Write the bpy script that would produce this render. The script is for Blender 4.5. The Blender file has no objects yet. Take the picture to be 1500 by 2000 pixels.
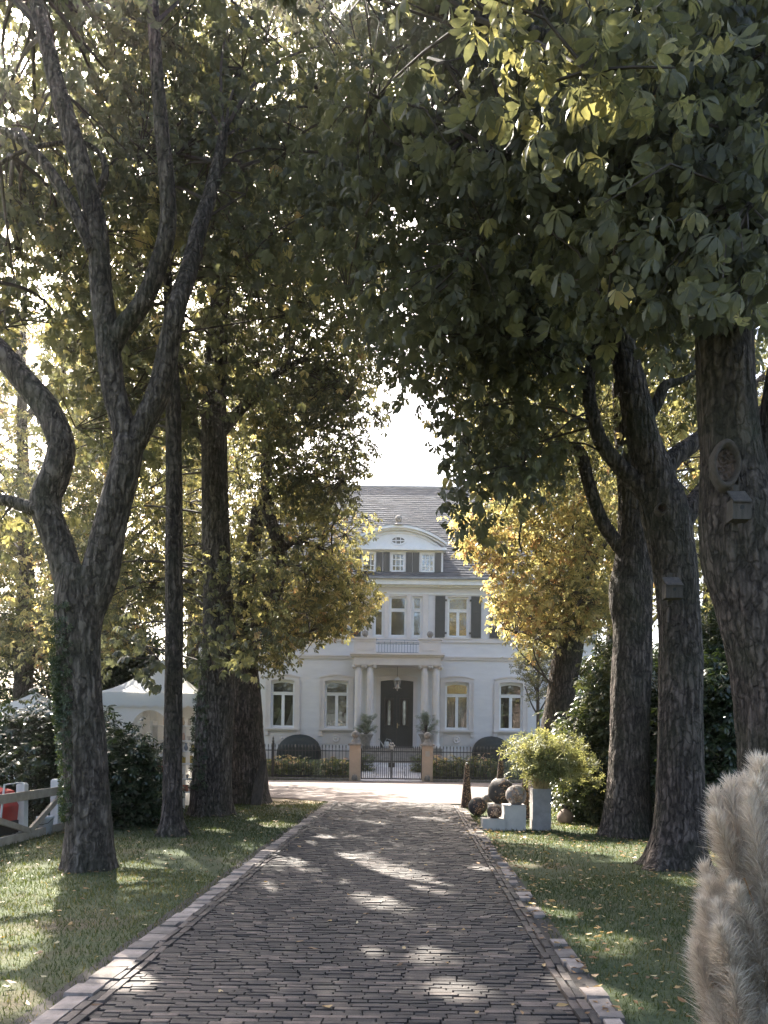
import bpy, math, random
import numpy as np
from mathutils import Vector, Matrix, noise as mnoise

# ------------------------------------------------------------------ camera
scene = bpy.context.scene
C = scene.collection
F, CH, TH = 1500.0, 1.60, 0.0125          # focal length (px of the 1500x2000 frame), eye height, roll
VX, VY = 796.0, 1452.0                    # vanishing point of the drive
cam_d = bpy.data.cameras.new('camera')
cam = bpy.data.objects.new('camera', cam_d)
C.objects.link(cam)
scene.camera = cam
cam_d.sensor_fit = 'VERTICAL'
cam_d.sensor_height = 36.0
cam_d.lens = F / 2000.0 * 36.0
cam_d.shift_y = (VY - 1000) / 2000.0
cam_d.shift_x = -(VX - 750) / 2000.0
cam_d.clip_start = 0.05
cam_d.clip_end = 3000
cam.matrix_world = Matrix.Translation((0, 0, CH)) @ Matrix.Rotation(math.radians(90), 4, 'X') @ Matrix.Rotation(TH, 4, 'Z')
# ------------------------------------------------------------------ light
SUN = Vector((-0.49, 1.0, 1.06)).normalized()
world = bpy.data.worlds.new('World')
scene.world = world
world.use_nodes = True
wn = world.node_tree.nodes
sky = wn.new('ShaderNodeTexSky')
sky.sky_type = 'NISHITA'
sky.sun_disc = False
sky.sun_elevation = math.asin(SUN.z)
sky.sun_rotation = math.atan2(SUN.x, SUN.y)
sky.altitude = 20
sky.air_density = 1.0
sky.dust_density = 5.0
sky.ozone_density = 1.0
world.node_tree.links.new(sky.outputs[0], wn['Background'].inputs[0])
wn['Background'].inputs[1].default_value = 0.11
sun_d = bpy.data.lights.new('sun', 'SUN')
sun = bpy.data.objects.new('sun', sun_d)
C.objects.link(sun)
sun_d.energy = 5.0
sun_d.angle = math.radians(0.53)
sun_d.color = (1.0, 0.93, 0.82)
sun.rotation_euler = SUN.to_track_quat('Z', 'Y').to_euler()
scene.view_settings.view_transform = 'Standard'
scene.view_settings.look = 'None'
scene.view_settings.exposure = 2.55
scene.view_settings.gamma = 1.0
scene.render.engine = 'CYCLES'
scene.cycles.use_denoising = True
scene.cycles.max_bounces = 8
scene.cycles.diffuse_bounces = 3
scene.cycles.glossy_bounces = 3
scene.cycles.transmission_bounces = 5
scene.cycles.transparent_max_bounces = 12
scene.cycles.caustics_reflective = False
scene.cycles.caustics_refractive = False
scene.cycles.sample_clamp_indirect = 8.0

random.seed(7)
rng = np.random.default_rng(11)
R = random.uniform


# ------------------------------------------------------------------ helpers
def V(px, py, Y):
    """point at depth Y that stands at a place of the photograph"""
    x, y = px - VX, VY - py
    u = x * math.cos(TH) - y * math.sin(TH)
    v = x * math.sin(TH) + y * math.cos(TH)
    return Vector((u / F * Y, Y, CH + v / F * Y))


def G(px, py, z=0.0):
    x, y = px - VX, VY - py
    v = x * math.sin(TH) + y * math.cos(TH)
    return V(px, py, F * (CH - z) / -v)


def project(P):
    u = P[:, 0] / P[:, 1] * F
    v = (P[:, 2] - CH) / P[:, 1] * F
    x = u * math.cos(TH) + v * math.sin(TH)
    y = -u * math.sin(TH) + v * math.cos(TH)
    return VX + x, VY - y


class MB:
    def __init__(s):
        s.v, s.f, s.t, s.cur = [], [], [], 0.5

    def quad(s, *pts):
        n = len(s.v)
        s.v += [tuple(p) for p in pts]
        s.f.append(tuple(range(n, n + len(pts))))
        s.t.append(s.cur)

    def box(s, c, d, rz=0.0, taper=1.0, M=None):
        n = len(s.v)
        cx, cy, cz = c
        hx, hy, hz = d[0] / 2, d[1] / 2, d[2] / 2
        co, si = math.cos(rz), math.sin(rz)
        for z in (-1, 1):
            k = taper if z > 0 else 1.0
            for x, y in ((-1, -1), (1, -1), (1, 1), (-1, 1)):
                p = Vector((x * hx * k, y * hy * k, z * hz))
                if M is not None:
                    p = M @ p
                else:
                    p = Vector((p.x * co - p.y * si, p.x * si + p.y * co, p.z))
                s.v.append((cx + p.x, cy + p.y, cz + p.z))
        for q in ((0, 3, 2, 1), (4, 5, 6, 7), (0, 1, 5, 4), (1, 2, 6, 5), (2, 3, 7, 6), (3, 0, 4, 7)):
            s.f.append(tuple(n + i for i in q))
            s.t.append(s.cur)
        return s

    def span(s, x0, x1, y0, y1, z0, z1):
        return s.box(((x0 + x1) / 2, (y0 + y1) / 2, (z0 + z1) / 2), (x1 - x0, y1 - y0, z1 - z0))

    def bar(s, a, b, w, h, up=(0, 0, 1)):
        a, b = Vector(a), Vector(b)
        d = b - a
        zq = d.normalized()
        xq = Vector(up).cross(zq)
        if xq.length < 1e-4:
            xq = Vector((1, 0, 0))
        xq.normalize()
        yq = zq.cross(xq)
        M = Matrix((xq, yq, zq)).transposed()
        return s.box((a + b) / 2, (w, h, d.length), M=M)

    def lathe(s, c, prof, n=16, cap=True):
        b = len(s.v)
        for r, z in prof:
            for k in range(n):
                a = 2 * math.pi * k / n
                s.v.append((c[0] + r * math.cos(a), c[1] + r * math.sin(a), c[2] + z))
        for i in range(len(prof) - 1):
            for k in range(n):
                k2 = (k + 1) % n
                s.f.append((b + i * n + k, b + i * n + k2, b + (i + 1) * n + k2, b + (i + 1) * n + k))
                s.t.append(s.cur)
        if cap:
            s.f.append(tuple(b + k for k in reversed(range(n))))
            s.f.append(tuple(b + (len(prof) - 1) * n + k for k in range(n)))
            s.t += [s.cur, s.cur]
        return s

    def ball(s, c, r, n=16, m=10, sz=1.0):
        pr = [(max(r * math.sin(math.pi * i / m), 0.001), -r * sz * math.cos(math.pi * i / m)) for i in range(m + 1)]
        return s.lathe(c, pr, n)

    def tube(s, pts, rad, n=8, cap=True):
        pts = [Vector(p) for p in pts]
        b = len(s.v)
        T = (pts[1] - pts[0]).normalized()
        N = T.orthogonal().normalized()
        for i, p in enumerate(pts):
            t = (pts[min(i + 1, len(pts) - 1)] - pts[max(i - 1, 0)]).normalized()
            N = (N - t * N.dot(t)).normalized()
            B = t.cross(N)
            r = rad[i] if hasattr(rad, '__len__') else rad
            for k in range(n):
                a = 2 * math.pi * k / n
                q = p + (N * math.cos(a) + B * math.sin(a)) * r
                s.v.append((q.x, q.y, q.z))
        for i in range(len(pts) - 1):
            for k in range(n):
                k2 = (k + 1) % n
                s.f.append((b + i * n + k, b + i * n + k2, b + (i + 1) * n + k2, b + (i + 1) * n + k))
                s.t.append(s.cur)
        if cap:
            s.f.append(tuple(b + k for k in reversed(range(n))))
            s.f.append(tuple(b + (len(pts) - 1) * n + k for k in range(n)))
            s.t += [s.cur, s.cur]
        return s

    def prism(s, poly, y0, y1):
        """polygon of (x, z) points extruded along y; counter-clockwise seen from the front (-y)"""
        n, b = len(poly), len(s.v)
        s.v += [(x, y0, z) for x, z in poly] + [(x, y1, z) for x, z in poly]
        s.f.append(tuple(b + i for i in range(n)))
        s.f.append(tuple(b + n + i for i in reversed(range(n))))
        s.t += [s.cur, s.cur]
        for i in range(n):
            j = (i + 1) % n
            s.f.append((b + j, b + i, b + n + i, b + n + j))
            s.t.append(s.cur)
        return s

    def strip(s, inner, outer, y0, y1):
        """band between two (x, z) lines of equal length, extruded along y"""
        for i in range(len(inner) - 1):
            s.prism([inner[i], inner[i + 1], outer[i + 1], outer[i]], y0, y1)
        return s

    def mesh(s, name):
        me = bpy.data.meshes.new(name)
        me.from_pydata(s.v, [], s.f)
        a = me.attributes.new('tint', 'FLOAT', 'FACE')
        a.data.foreach_set('value', s.t)
        me.update()
        return me

    def build(s, name, mat, parent=None, smooth=False, at=None):
        """geometry is given in world coordinates; it is stored relative to the parent"""
        off = at if at is not None else (wloc(parent) if parent else Vector((0, 0, 0)))
        s.v = [(x - off[0], y - off[1], z - off[2]) for x, y, z in s.v]
        me = s.mesh(name)
        return link(name, me, mat, parent, smooth, at)


def wloc(o):
    p = Vector(o.location)
    while o.parent:
        o = o.parent
        p += o.location
    return p


def link(name, me, mat, parent=None, smooth=False, at=None):
    if mat is not None and not me.materials:
        me.materials.append(mat)
    if smooth:
        me.polygons.foreach_set('use_smooth', [True] * len(me.polygons))
    o = bpy.data.objects.new(name, me)
    C.objects.link(o)
    if parent:
        o.parent = parent
    if at is not None:
        o.location = Vector(at) - (wloc(parent) if parent else Vector((0, 0, 0)))
    return o


def tag(o, label=None, cat=None, group=None, kind=None):
    if label: o['label'] = label
    if cat: o['category'] = cat
    if group: o['group'] = group
    if kind: o['kind'] = kind
    return o


def thing(name, label, cat, loc=(0, 0, 0), group=None):
    o = bpy.data.objects.new(name, None)
    o.empty_display_size = 0.1
    C.objects.link(o)
    o.location = loc
    return tag(o, label, cat, group)


def npmesh(name, verts, faces, tint):
    """mesh from numpy arrays; faces is (n, k)"""
    me = bpy.data.meshes.new(name)
    nf, k = faces.shape
    me.vertices.add(len(verts))
    me.vertices.foreach_set('co', verts.astype(np.float32).ravel())
    me.loops.add(nf * k)
    me.loops.foreach_set('vertex_index', faces.astype(np.int32).ravel())
    me.polygons.add(nf)
    me.polygons.foreach_set('loop_start', np.arange(0, nf * k, k, dtype=np.int32))
    me.polygons.foreach_set('loop_total', np.full(nf, k, dtype=np.int32))
    a = me.attributes.new('tint', 'FLOAT', 'FACE')
    a.data.foreach_set('value', tint.astype(np.float32))
    me.update(calc_edges=True)
    return me


# ------------------------------------------------------------------ materials
def nt(name):
    m = bpy.data.materials.new(name)
    m.use_nodes = True
    t = m.node_tree
    b = t.nodes['Principled BSDF']
    return m, t, b


def ramp(t, stops):
    r = t.nodes.new('ShaderNodeValToRGB')
    e = r.color_ramp.elements
    while len(e) < len(stops):
        e.new(0.5)
    for el, (p, c) in zip(e, stops):
        el.position = p
        el.color = (*c, 1)
    return r


def nodes_noise(t, scale, detail=4, rough=0.6, vec=None, mul=None, coord='Object'):
    n = t.nodes.new('ShaderNodeTexNoise')
    n.inputs['Scale'].default_value = scale
    n.inputs['Detail'].default_value = detail
    n.inputs['Roughness'].default_value = rough
    if vec is None:
        tc = t.nodes.new('ShaderNodeTexCoord')
        vec = tc.outputs[coord]
    if mul:
        mp = t.nodes.new('ShaderNodeMapping')
        mp.inputs['Scale'].default_value = mul
        t.links.new(vec, mp.inputs[0])
        vec = mp.outputs[0]
    t.links.new(vec, n.inputs['Vector'])
    return n


def pmat(name, c1, c2=None, scale=6.0, rough=0.7, bump=0.0, bscale=60.0, mul=None, metal=0.0, tint=None, spec=0.5, lo=0.35, hi=0.65):
    """two colours mixed by noise, fine relief, optional per-face tint (brightness swing)"""
    m, t, b = nt(name)
    c2 = c2 or tuple(x * 0.75 for x in c1)
    n = nodes_noise(t, scale, mul=mul)
    r = ramp(t, [(lo, c1), (hi, c2)])
    t.links.new(n.outputs[0], r.inputs[0])
    col = r.outputs[0]
    if tint:
        at = t.nodes.new('ShaderNodeAttribute')
        at.attribute_name = 'tint'
        rr = ramp(t, tint)
        t.links.new(at.outputs['Fac'], rr.inputs[0])
        mx = t.nodes.new('ShaderNodeMix')
        mx.data_type = 'RGBA'
        mx.blend_type = 'MULTIPLY'
        mx.inputs[0].default_value = 1.0
        t.links.new(col, mx.inputs[6])
        t.links.new(rr.outputs[0], mx.inputs[7])
        col = mx.outputs[2]
    t.links.new(col, b.inputs['Base Color'])
    b.inputs['Roughness'].default_value = rough
    b.inputs['Metallic'].default_value = metal
    b.inputs['Specular IOR Level'].default_value = spec
    if bump:
        n2 = nodes_noise(t, bscale, 5, 0.65, mul=mul)
        bp = t.nodes.new('ShaderNodeBump')
        bp.inputs['Strength'].default_value = bump
        bp.inputs['Distance'].default_value = 0.02
        t.links.new(n2.outputs[0], bp.inputs['Height'])
        t.links.new(bp.outputs[0], b.inputs['Normal'])
    return m


def leafmat(name, stops, trans=0.5, rough=0.45, gloss=0.06, warm=(1.25, 1.2, 0.55)):
    """leaf: diffuse one side, light passing through the blade the other; colour per leaf"""
    m, t, b = nt(name)
    at = t.nodes.new('ShaderNodeAttribute')
    at.attribute_name = 'tint'
    r = ramp(t, stops)
    n = nodes_noise(t, 22.0, 2)
    ma = t.nodes.new('ShaderNodeMath')
    ma.operation = 'MULTIPLY_ADD'
    ma.inputs[1].default_value = 0.22
    ma.inputs[2].default_value = -0.11
    t.links.new(n.outputs[0], ma.inputs[0])
    ad = t.nodes.new('ShaderNodeMath')
    ad.operation = 'ADD'
    ad.use_clamp = True
    t.links.new(at.outputs['Fac'], ad.inputs[0])
    t.links.new(ma.outputs[0], ad.inputs[1])
    t.links.new(ad.outputs[0], r.inputs[0])
    t.links.new(r.outputs[0], b.inputs['Base Color'])
    b.inputs['Roughness'].default_value = rough
    b.inputs['Specular IOR Level'].default_value = gloss * 8
    tr = t.nodes.new('ShaderNodeBsdfTranslucent')
    mu = t.nodes.new('ShaderNodeMix')
    mu.data_type = 'RGBA'
    mu.blend_type = 'MULTIPLY'
    mu.inputs[0].default_value = 1.0
    mu.inputs[7].default_value = (*warm, 1)
    t.links.new(r.outputs[0], mu.inputs[6])
    t.links.new(mu.outputs[2], tr.inputs[0])
    mx = t.nodes.new('ShaderNodeMixShader')
    mx.inputs[0].default_value = trans
    t.links.new(b.outputs[0], mx.inputs[1])
    t.links.new(tr.outputs[0], mx.inputs[2])
    t.links.new(mx.outputs[0], t.nodes['Material Output'].inputs[0])
    return m


def barkmat(name, c1, c2, c3, moss=0.15):
    """furrows that wander up the stem, broken into plates, with fine scaly relief"""
    m, t, b = nt(name)
    tc = t.nodes.new('ShaderNodeTexCoord')
    n0 = nodes_noise(t, 5.0, 3, vec=tc.outputs['Object'])
    ad = t.nodes.new('ShaderNodeVectorMath')
    ad.operation = 'MULTIPLY_ADD'
    ad.inputs[1].default_value = (0.07, 0.07, 0.16)
    t.links.new(n0.outputs['Color'], ad.inputs[0])
    t.links.new(tc.outputs['Object'], ad.inputs[2])
    w = ad.outputs[0]
    def ridge(scale, mul, gain):
        n = nodes_noise(t, scale, 2, 0.5, vec=w, mul=mul)
        s1 = t.nodes.new('ShaderNodeMath'); s1.operation = 'SUBTRACT'; s1.inputs[1].default_value = 0.5
        s2 = t.nodes.new('ShaderNodeMath'); s2.operation = 'ABSOLUTE'
        s3 = t.nodes.new('ShaderNodeMath'); s3.operation = 'MULTIPLY'; s3.inputs[1].default_value = gain; s3.use_clamp = True
        t.links.new(n.outputs[0], s1.inputs[0]); t.links.new(s1.outputs[0], s2.inputs[0]); t.links.new(s2.outputs[0], s3.inputs[0])
        return s3.outputs[0]
    r1 = ridge(13.0, (1, 1, 0.13), 6.5)
    r2 = ridge(11.0, (1, 1, 0.55), 9.0)
    mn = t.nodes.new('ShaderNodeMath'); mn.operation = 'MULTIPLY_ADD'; mn.inputs[1].default_value = 0.55
    t.links.new(r2, mn.inputs[0])
    m5 = t.nodes.new('ShaderNodeMath'); m5.operation = 'MULTIPLY'; m5.inputs[1].default_value = 0.75
    t.links.new(r1, m5.inputs[0]); t.links.new(m5.outputs[0], mn.inputs[2])
    n1 = nodes_noise(t, 42.0, 6, 0.72, vec=w, mul=(1, 1, 0.4))
    n2 = nodes_noise(t, 1.3, 4, vec=tc.outputs['Object'])
    h = t.nodes.new('ShaderNodeMath'); h.operation = 'MULTIPLY_ADD'; h.inputs[1].default_value = 0.7
    t.links.new(n1.outputs[0], h.inputs[0]); t.links.new(mn.outputs[0], h.inputs[2])
    r = ramp(t, [(0.30, c3), (0.72, c2), (1.0, c1)])
    hs = t.nodes.new('ShaderNodeMath'); hs.operation = 'MULTIPLY'; hs.inputs[1].default_value = 0.62
    t.links.new(h.outputs[0], hs.inputs[0]); t.links.new(hs.outputs[0], r.inputs[0])
    mm = t.nodes.new('ShaderNodeMix'); mm.data_type = 'RGBA'
    mm.inputs[7].default_value = (0.045, 0.055, 0.028, 1)
    rm = ramp(t, [(0.45, (0, 0, 0)), (0.75, (moss * 3, moss * 3, moss * 3))])
    t.links.new(n2.outputs[0], rm.inputs[0]); t.links.new(rm.outputs[0], mm.inputs[0])
    t.links.new(r.outputs[0], mm.inputs[6]); t.links.new(mm.outputs[2], b.inputs['Base Color'])
    b.inputs['Roughness'].default_value = 0.9
    b.inputs['Specular IOR Level'].default_value = 0.2
    bp = t.nodes.new('ShaderNodeBump')
    bp.inputs['Strength'].default_value = 1.0
    bp.inputs['Distance'].default_value = 0.035
    t.links.new(h.outputs[0], bp.inputs['Height']); t.links.new(bp.outputs[0], b.inputs['Normal'])
    return m


def glassmat(name, tintc=(0.86, 0.88, 0.88), refl=0.22):
    m, t, b = nt(name)
    tr = t.nodes.new('ShaderNodeBsdfTransparent')
    tr.inputs[0].default_value = (*tintc, 1)
    gl = t.nodes.new('ShaderNodeBsdfGlossy')
    gl.inputs['Roughness'].default_value = 0.015
    n = nodes_noise(t, 2.5, 2)
    bp = t.nodes.new('ShaderNodeBump')
    bp.inputs['Strength'].default_value = 0.25
    bp.inputs['Distance'].default_value = 0.02
    t.links.new(n.outputs[0], bp.inputs['Height'])
    t.links.new(bp.outputs[0], gl.inputs['Normal'])
    mx = t.nodes.new('ShaderNodeMixShader')
    mx.inputs[0].default_value = refl
    t.links.new(tr.outputs[0], mx.inputs[1])
    t.links.new(gl.outputs[0], mx.inputs[2])
    t.links.new(mx.outputs[0], t.nodes['Material Output'].inputs[0])
    return m


CHEST = [(0.0, (0.080, 0.088, 0.068)), (0.35, (0.125, 0.134, 0.082)), (0.55, (0.235, 0.225, 0.115)), (0.75, (0.52, 0.465, 0.26)), (0.9, (0.54, 0.41, 0.235)), (1.0, (0.27, 0.15, 0.09))]
M = {}
M['chest'] = leafmat('chestnut_leaf', CHEST, 0.58, warm=(1.25, 1.18, 0.76))
M['rhodo'] = leafmat('shrub_leaf', [(0.0, (0.02, 0.034, 0.017)), (0.5, (0.048, 0.07, 0.032)), (1.0, (0.17, 0.18, 0.085))], 0.3, 0.28, 0.09)
M['bamboo'] = leafmat('bamboo_leaf', [(0.0, (0.10, 0.12, 0.055)), (0.5, (0.22, 0.24, 0.11)), (1.0, (0.40, 0.39, 0.20))], 0.5, warm=(1.15, 1.08, 0.75))
M['olive'] = leafmat('olive_leaf', [(0.0, (0.12, 0.145, 0.10)), (1.0, (0.28, 0.31, 0.23))], 0.3)
M['rose'] = leafmat('rose_leaf', [(0.0, (0.04, 0.06, 0.02)), (0.6, (0.12, 0.15, 0.05)), (0.8, (0.5, 0.42, 0.2)), (1.0, (0.65, 0.38, 0.3))], 0.4)
M['ivy'] = leafmat('ivy_leaf', [(0.0, (0.02, 0.035, 0.016)), (1.0, (0.07, 0.09, 0.04))], 0.25, 0.35)
M['grass'] = leafmat('grass_blade', [(0.0, (0.027, 0.045, 0.015)), (0.5, (0.064, 0.083, 0.027)), (0.8, (0.16, 0.135, 0.062)), (1.0, (0.22, 0.155, 0.09))], 0.45, 0.5, 0.04)
M['litter'] = leafmat('dry_leaf', [(0.0, (0.10, 0.05, 0.025)), (0.5, (0.27, 0.15, 0.07)), (0.8, (0.42, 0.29, 0.13)), (1.0, (0.6, 0.5, 0.32))], 0.25)
M['plume'] = leafmat('plume_hair', [(0.0, (0.36, 0.29, 0.225)), (0.5, (0.58, 0.49, 0.40)), (1.0, (0.84, 0.77, 0.68))], 0.4, 0.6, 0.03, (1.0, 0.97, 0.9))
M['bark'] = barkmat('chestnut_bark', (0.165, 0.132, 0.115), (0.082, 0.065, 0.057), (0.026, 0.021, 0.018))
M['bark2'] = barkmat('grey_bark', (0.19, 0.155, 0.133), (0.095, 0.077, 0.066), (0.032, 0.025, 0.021), 0.12)
M['twig'] = pmat('twig_bark', (0.07, 0.05, 0.04), (0.035, 0.027, 0.022), 8, 0.9)
BT = [(0.0, (0.3, 0.3, 0.32)), (0.4, (0.72, 0.70, 0.71)), (0.7, (1.25, 1.16, 1.1)), (1.0, (2.6, 2.35, 2.15))]
M['brick'] = pmat('clinker', (0.078, 0.065, 0.058), (0.040, 0.034, 0.031), 18, 0.66, 0.5, 70, tint=BT)
M['joint'] = pmat('joint_sand', (0.06, 0.05, 0.042), (0.035, 0.03, 0.026), 14, 0.95, 0.4, 90)
M['kerbstone'] = pmat('sandstone', (0.33, 0.285, 0.255), (0.19, 0.165, 0.148), 7, 0.85, 0.5, 50, tint=[(0, (0.5, 0.49, 0.48)), (1, (1.25, 1.2, 1.16))])
M['wall'] = pmat('painted_brick', (0.70, 0.68, 0.685), (0.645, 0.625, 0.63), 1.2, 0.85, 0.25, 9, mul=(1, 1, 3.2))
M['trim'] = pmat('painted_trim', (0.68, 0.625, 0.60), (0.62, 0.57, 0.545), 2.0, 0.8, 0.1, 30)
M['white'] = pmat('white_paint', (0.82, 0.82, 0.82), (0.76, 0.76, 0.76), 4, 0.45)
M['shutter'] = pmat('shutter_paint', (0.026, 0.036, 0.038), (0.02, 0.028, 0.03), 5, 0.55)
M['door'] = pmat('door_paint', (0.016, 0.024, 0.030), (0.012, 0.018, 0.022), 5, 0.35)
M['slate'] = pmat('slate', (0.085, 0.09, 0.10), (0.05, 0.054, 0.062), 1.4, 0.9, 0.3, 20, spec=0.15, tint=[(0, (0.8, 0.8, 0.82)), (0.8, (1.1, 1.1, 1.1)), (1, (1.4, 1.4, 1.4))])
M['zinc'] = pmat('zinc', (0.26, 0.27, 0.28), (0.2, 0.21, 0.22), 3, 0.5, metal=0.5)
M['iron'] = pmat('wrought_iron', (0.030, 0.031, 0.033), (0.055, 0.05, 0.045), 20, 0.55)
M['bluiron'] = pmat('balcony_iron', (0.14, 0.18, 0.22), (0.10, 0.13, 0.16), 20, 0.55)
M['sandwall'] = pmat('ochre_render', (0.55, 0.43, 0.33), (0.46, 0.36, 0.28), 3, 0.9, 0.3, 40)
M['capstone'] = pmat('weathered_stone', (0.30, 0.27, 0.24), (0.15, 0.135, 0.12), 9, 0.9, 0.4, 40)
M['stepstone'] = pmat('step_stone', (0.36, 0.33, 0.30), (0.22, 0.2, 0.18), 6, 0.9, 0.4, 40)
M['brass'] = pmat('brass', (0.55, 0.45, 0.28), (0.4, 0.32, 0.2), 10, 0.35, metal=0.9)
M['glass'] = glassmat('window_glass')
M['lampglass'] = glassmat('lantern_glass', (0.9, 0.9, 0.88), 0.25)
M['inside'] = pmat('dim_room', (0.11, 0.085, 0.07), (0.07, 0.055, 0.045), 1.0, 0.9)  # dark tone stands in for the gloom of unlit rooms
M['curtain'] = pmat('curtain_cloth', (0.82, 0.80, 0.76), (0.74, 0.72, 0.69), 8, 0.9)
M['awning'] = pmat('awning_cloth', (0.014, 0.022, 0.020), (0.010, 0.016, 0.015), 6, 0.75)
M['planter'] = pmat('concrete', (0.30, 0.28, 0.27), (0.22, 0.205, 0.20), 6, 0.9, 0.3, 50)
M['plinth'] = pmat('plinth_paint', (0.50, 0.46, 0.42), (0.42, 0.39, 0.36), 4, 0.8, 0.1, 40)
M['rust'] = pmat('rusted_steel', (0.085, 0.05, 0.035), (0.045, 0.032, 0.027), 14, 0.75, 0.4, 60)
M['darkstone'] = pmat('dark_ceramic', (0.075, 0.065, 0.06), (0.042, 0.038, 0.036), 10, 0.7, 0.4, 50)
M['palestone'] = pmat('pale_ceramic', (0.30, 0.26, 0.235), (0.2, 0.175, 0.16), 10, 0.7, 0.4, 50)
M['mosaic'] = pmat('mosaic_chip', (0.55, 0.42, 0.30), (0.25, 0.15, 0.11), 30, 0.3, tint=[(0, (0.5, 0.4, 0.35)), (0.5, (1.0, 0.85, 0.7)), (1, (1.5, 1.4, 1.3))])
M['canvas'] = leafmat('tent_canvas', [(0, (0.70, 0.68, 0.64)), (1, (0.78, 0.76, 0.73))], 0.35, 0.7, 0.03, (1, 0.97, 0.93))
M['film'] = glassmat('tent_window_film', (0.85, 0.82, 0.78), 0.15)
M['fencewood'] = pmat('white_fence_wood', (0.66, 0.65, 0.62), (0.52, 0.50, 0.47), 5, 0.75, 0.2, 40, mul=(1, 1, 0.3))
M['railwood'] = pmat('grey_rail_wood', (0.40, 0.35, 0.28), (0.28, 0.24, 0.19), 5, 0.85, 0.3, 40)
M['boxwood'] = pmat('weathered_board', (0.085, 0.07, 0.058), (0.045, 0.037, 0.032), 6, 0.85, 0.3, 40, mul=(4, 4, 0.6))
M['cutwood'] = pmat('cut_wood', (0.15, 0.1, 0.076), (0.04, 0.026, 0.021), 14, 0.9, 0.5, 30)
M['callus'] = pmat('wound_wood', (0.10, 0.08, 0.068), (0.06, 0.048, 0.041), 14, 0.9, 0.4, 30)
M['red'] = pmat('red_paint', (0.42, 0.035, 0.03), (0.33, 0.03, 0.028), 5, 0.35)
M['rubber'] = pmat('black_rubber', (0.02, 0.02, 0.02), (0.03, 0.03, 0.03), 8, 0.8)
M['plastic'] = pmat('grey_plastic', (0.45, 0.46, 0.47), (0.38, 0.39, 0.4), 5, 0.5)
M['terracotta'] = pmat('terracotta', (0.30, 0.22, 0.18), (0.2, 0.15, 0.125), 8, 0.85, 0.3, 40)
M['soil'] = pmat('soil', (0.045, 0.033, 0.025), (0.03, 0.022, 0.017), 8, 0.95)
GOODS = [(0.55, 0.45, 0.35), (0.5, 0.2, 0.12), (0.62, 0.56, 0.48), (0.3, 0.32, 0.36), (0.6, 0.42, 0.12), (0.68, 0.5, 0.42)]
for i, c in enumerate(GOODS):
    M['goods%d' % i] = pmat('ware_glaze_%s' % 'abcdef'[i], c, None, 6, 0.5)


def lawnmat():
    m, t, b = nt('lawn_soil')
    n1 = nodes_noise(t, 0.55, 5, 0.65)
    n2 = nodes_noise(t, 30, 5, 0.7)
    r1 = ramp(t, [(0.38, (0.042, 0.062, 0.022)), (0.55, (0.062, 0.074, 0.029)), (0.66, (0.11, 0.088, 0.05))])
    t.links.new(n1.outputs[0], r1.inputs[0])
    r2 = ramp(t, [(0.3, (0.55, 0.55, 0.55)), (0.7, (1.3, 1.3, 1.3))])
    t.links.new(n2.outputs[0], r2.inputs[0])
    mx = t.nodes.new('ShaderNodeMix')
    mx.data_type = 'RGBA'
    mx.blend_type = 'MULTIPLY'
    mx.inputs[0].default_value = 1
    t.links.new(r1.outputs[0], mx.inputs[6])
    t.links.new(r2.outputs[0], mx.inputs[7])
    t.links.new(mx.outputs[2], b.inputs['Base Color'])
    b.inputs['Roughness'].default_value = 0.95
    bp = t.nodes.new('ShaderNodeBump')
    bp.inputs['Strength'].default_value = 0.7
    bp.inputs['Distance'].default_value = 0.03
    t.links.new(n2.outputs[0], bp.inputs['Height'])
    t.links.new(bp.outputs[0], b.inputs['Normal'])
    return m


def pavemat():
    m, t, b = nt('far_paving')
    tc = t.nodes.new('ShaderNodeTexCoord')
    n1 = nodes_noise(t, 0.7, 4, vec=tc.outputs['Object'])
    br = t.nodes.new('ShaderNodeTexBrick')
    br.inputs['Scale'].default_value = 1.0
    br.inputs['Brick Width'].default_value = 0.21
    br.inputs['Row Height'].default_value = 0.065
    br.inputs['Mortar Size'].default_value = 0.006
    br.inputs['Color1'].default_value = (0.19, 0.145, 0.125, 1)
    br.inputs['Color2'].default_value = (0.115, 0.09, 0.08, 1)
    br.inputs['Mortar'].default_value = (0.08, 0.068, 0.06, 1)
    t.links.new(tc.outputs['Object'], br.inputs['Vector'])
    mx = t.nodes.new('ShaderNodeMix')
    mx.data_type = 'RGBA'
    mx.blend_type = 'MULTIPLY'
    mx.inputs[0].default_value = 1
    r = ramp(t, [(0.35, (0.8, 0.8, 0.8)), (0.65, (1.15, 1.12, 1.1))])
    t.links.new(n1.outputs[0], r.inputs[0])
    t.links.new(br.outputs[0], mx.inputs[6])
    t.links.new(r.outputs[0], mx.inputs[7])
    t.links.new(mx.outputs[2], b.inputs['Base Color'])
    b.inputs['Roughness'].default_value = 0.85
    bp = t.nodes.new('ShaderNodeBump')
    bp.inputs['Strength'].default_value = 0.6
    bp.inputs['Distance'].default_value = 0.015
    bp.invert = True
    t.links.new(br.outputs['Fac'], bp.inputs['Height'])
    t.links.new(bp.outputs[0], b.inputs['Normal'])
    return m


M['lawn'] = lawnmat()
M['pave'] = pavemat()
M['path'] = pmat('path_slab', (0.42, 0.40, 0.39), (0.33, 0.31, 0.30), 3, 0.85, 0.2, 40, tint=[(0, (0.85, 0.85, 0.85)), (1, (1.1, 1.1, 1.1))])

# ------------------------------------------------------------------ ground
def gz(y):
    t = min(max((y - 32.6) / 5.4, 0.0), 1.0)
    return 0.72 * t


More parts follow.
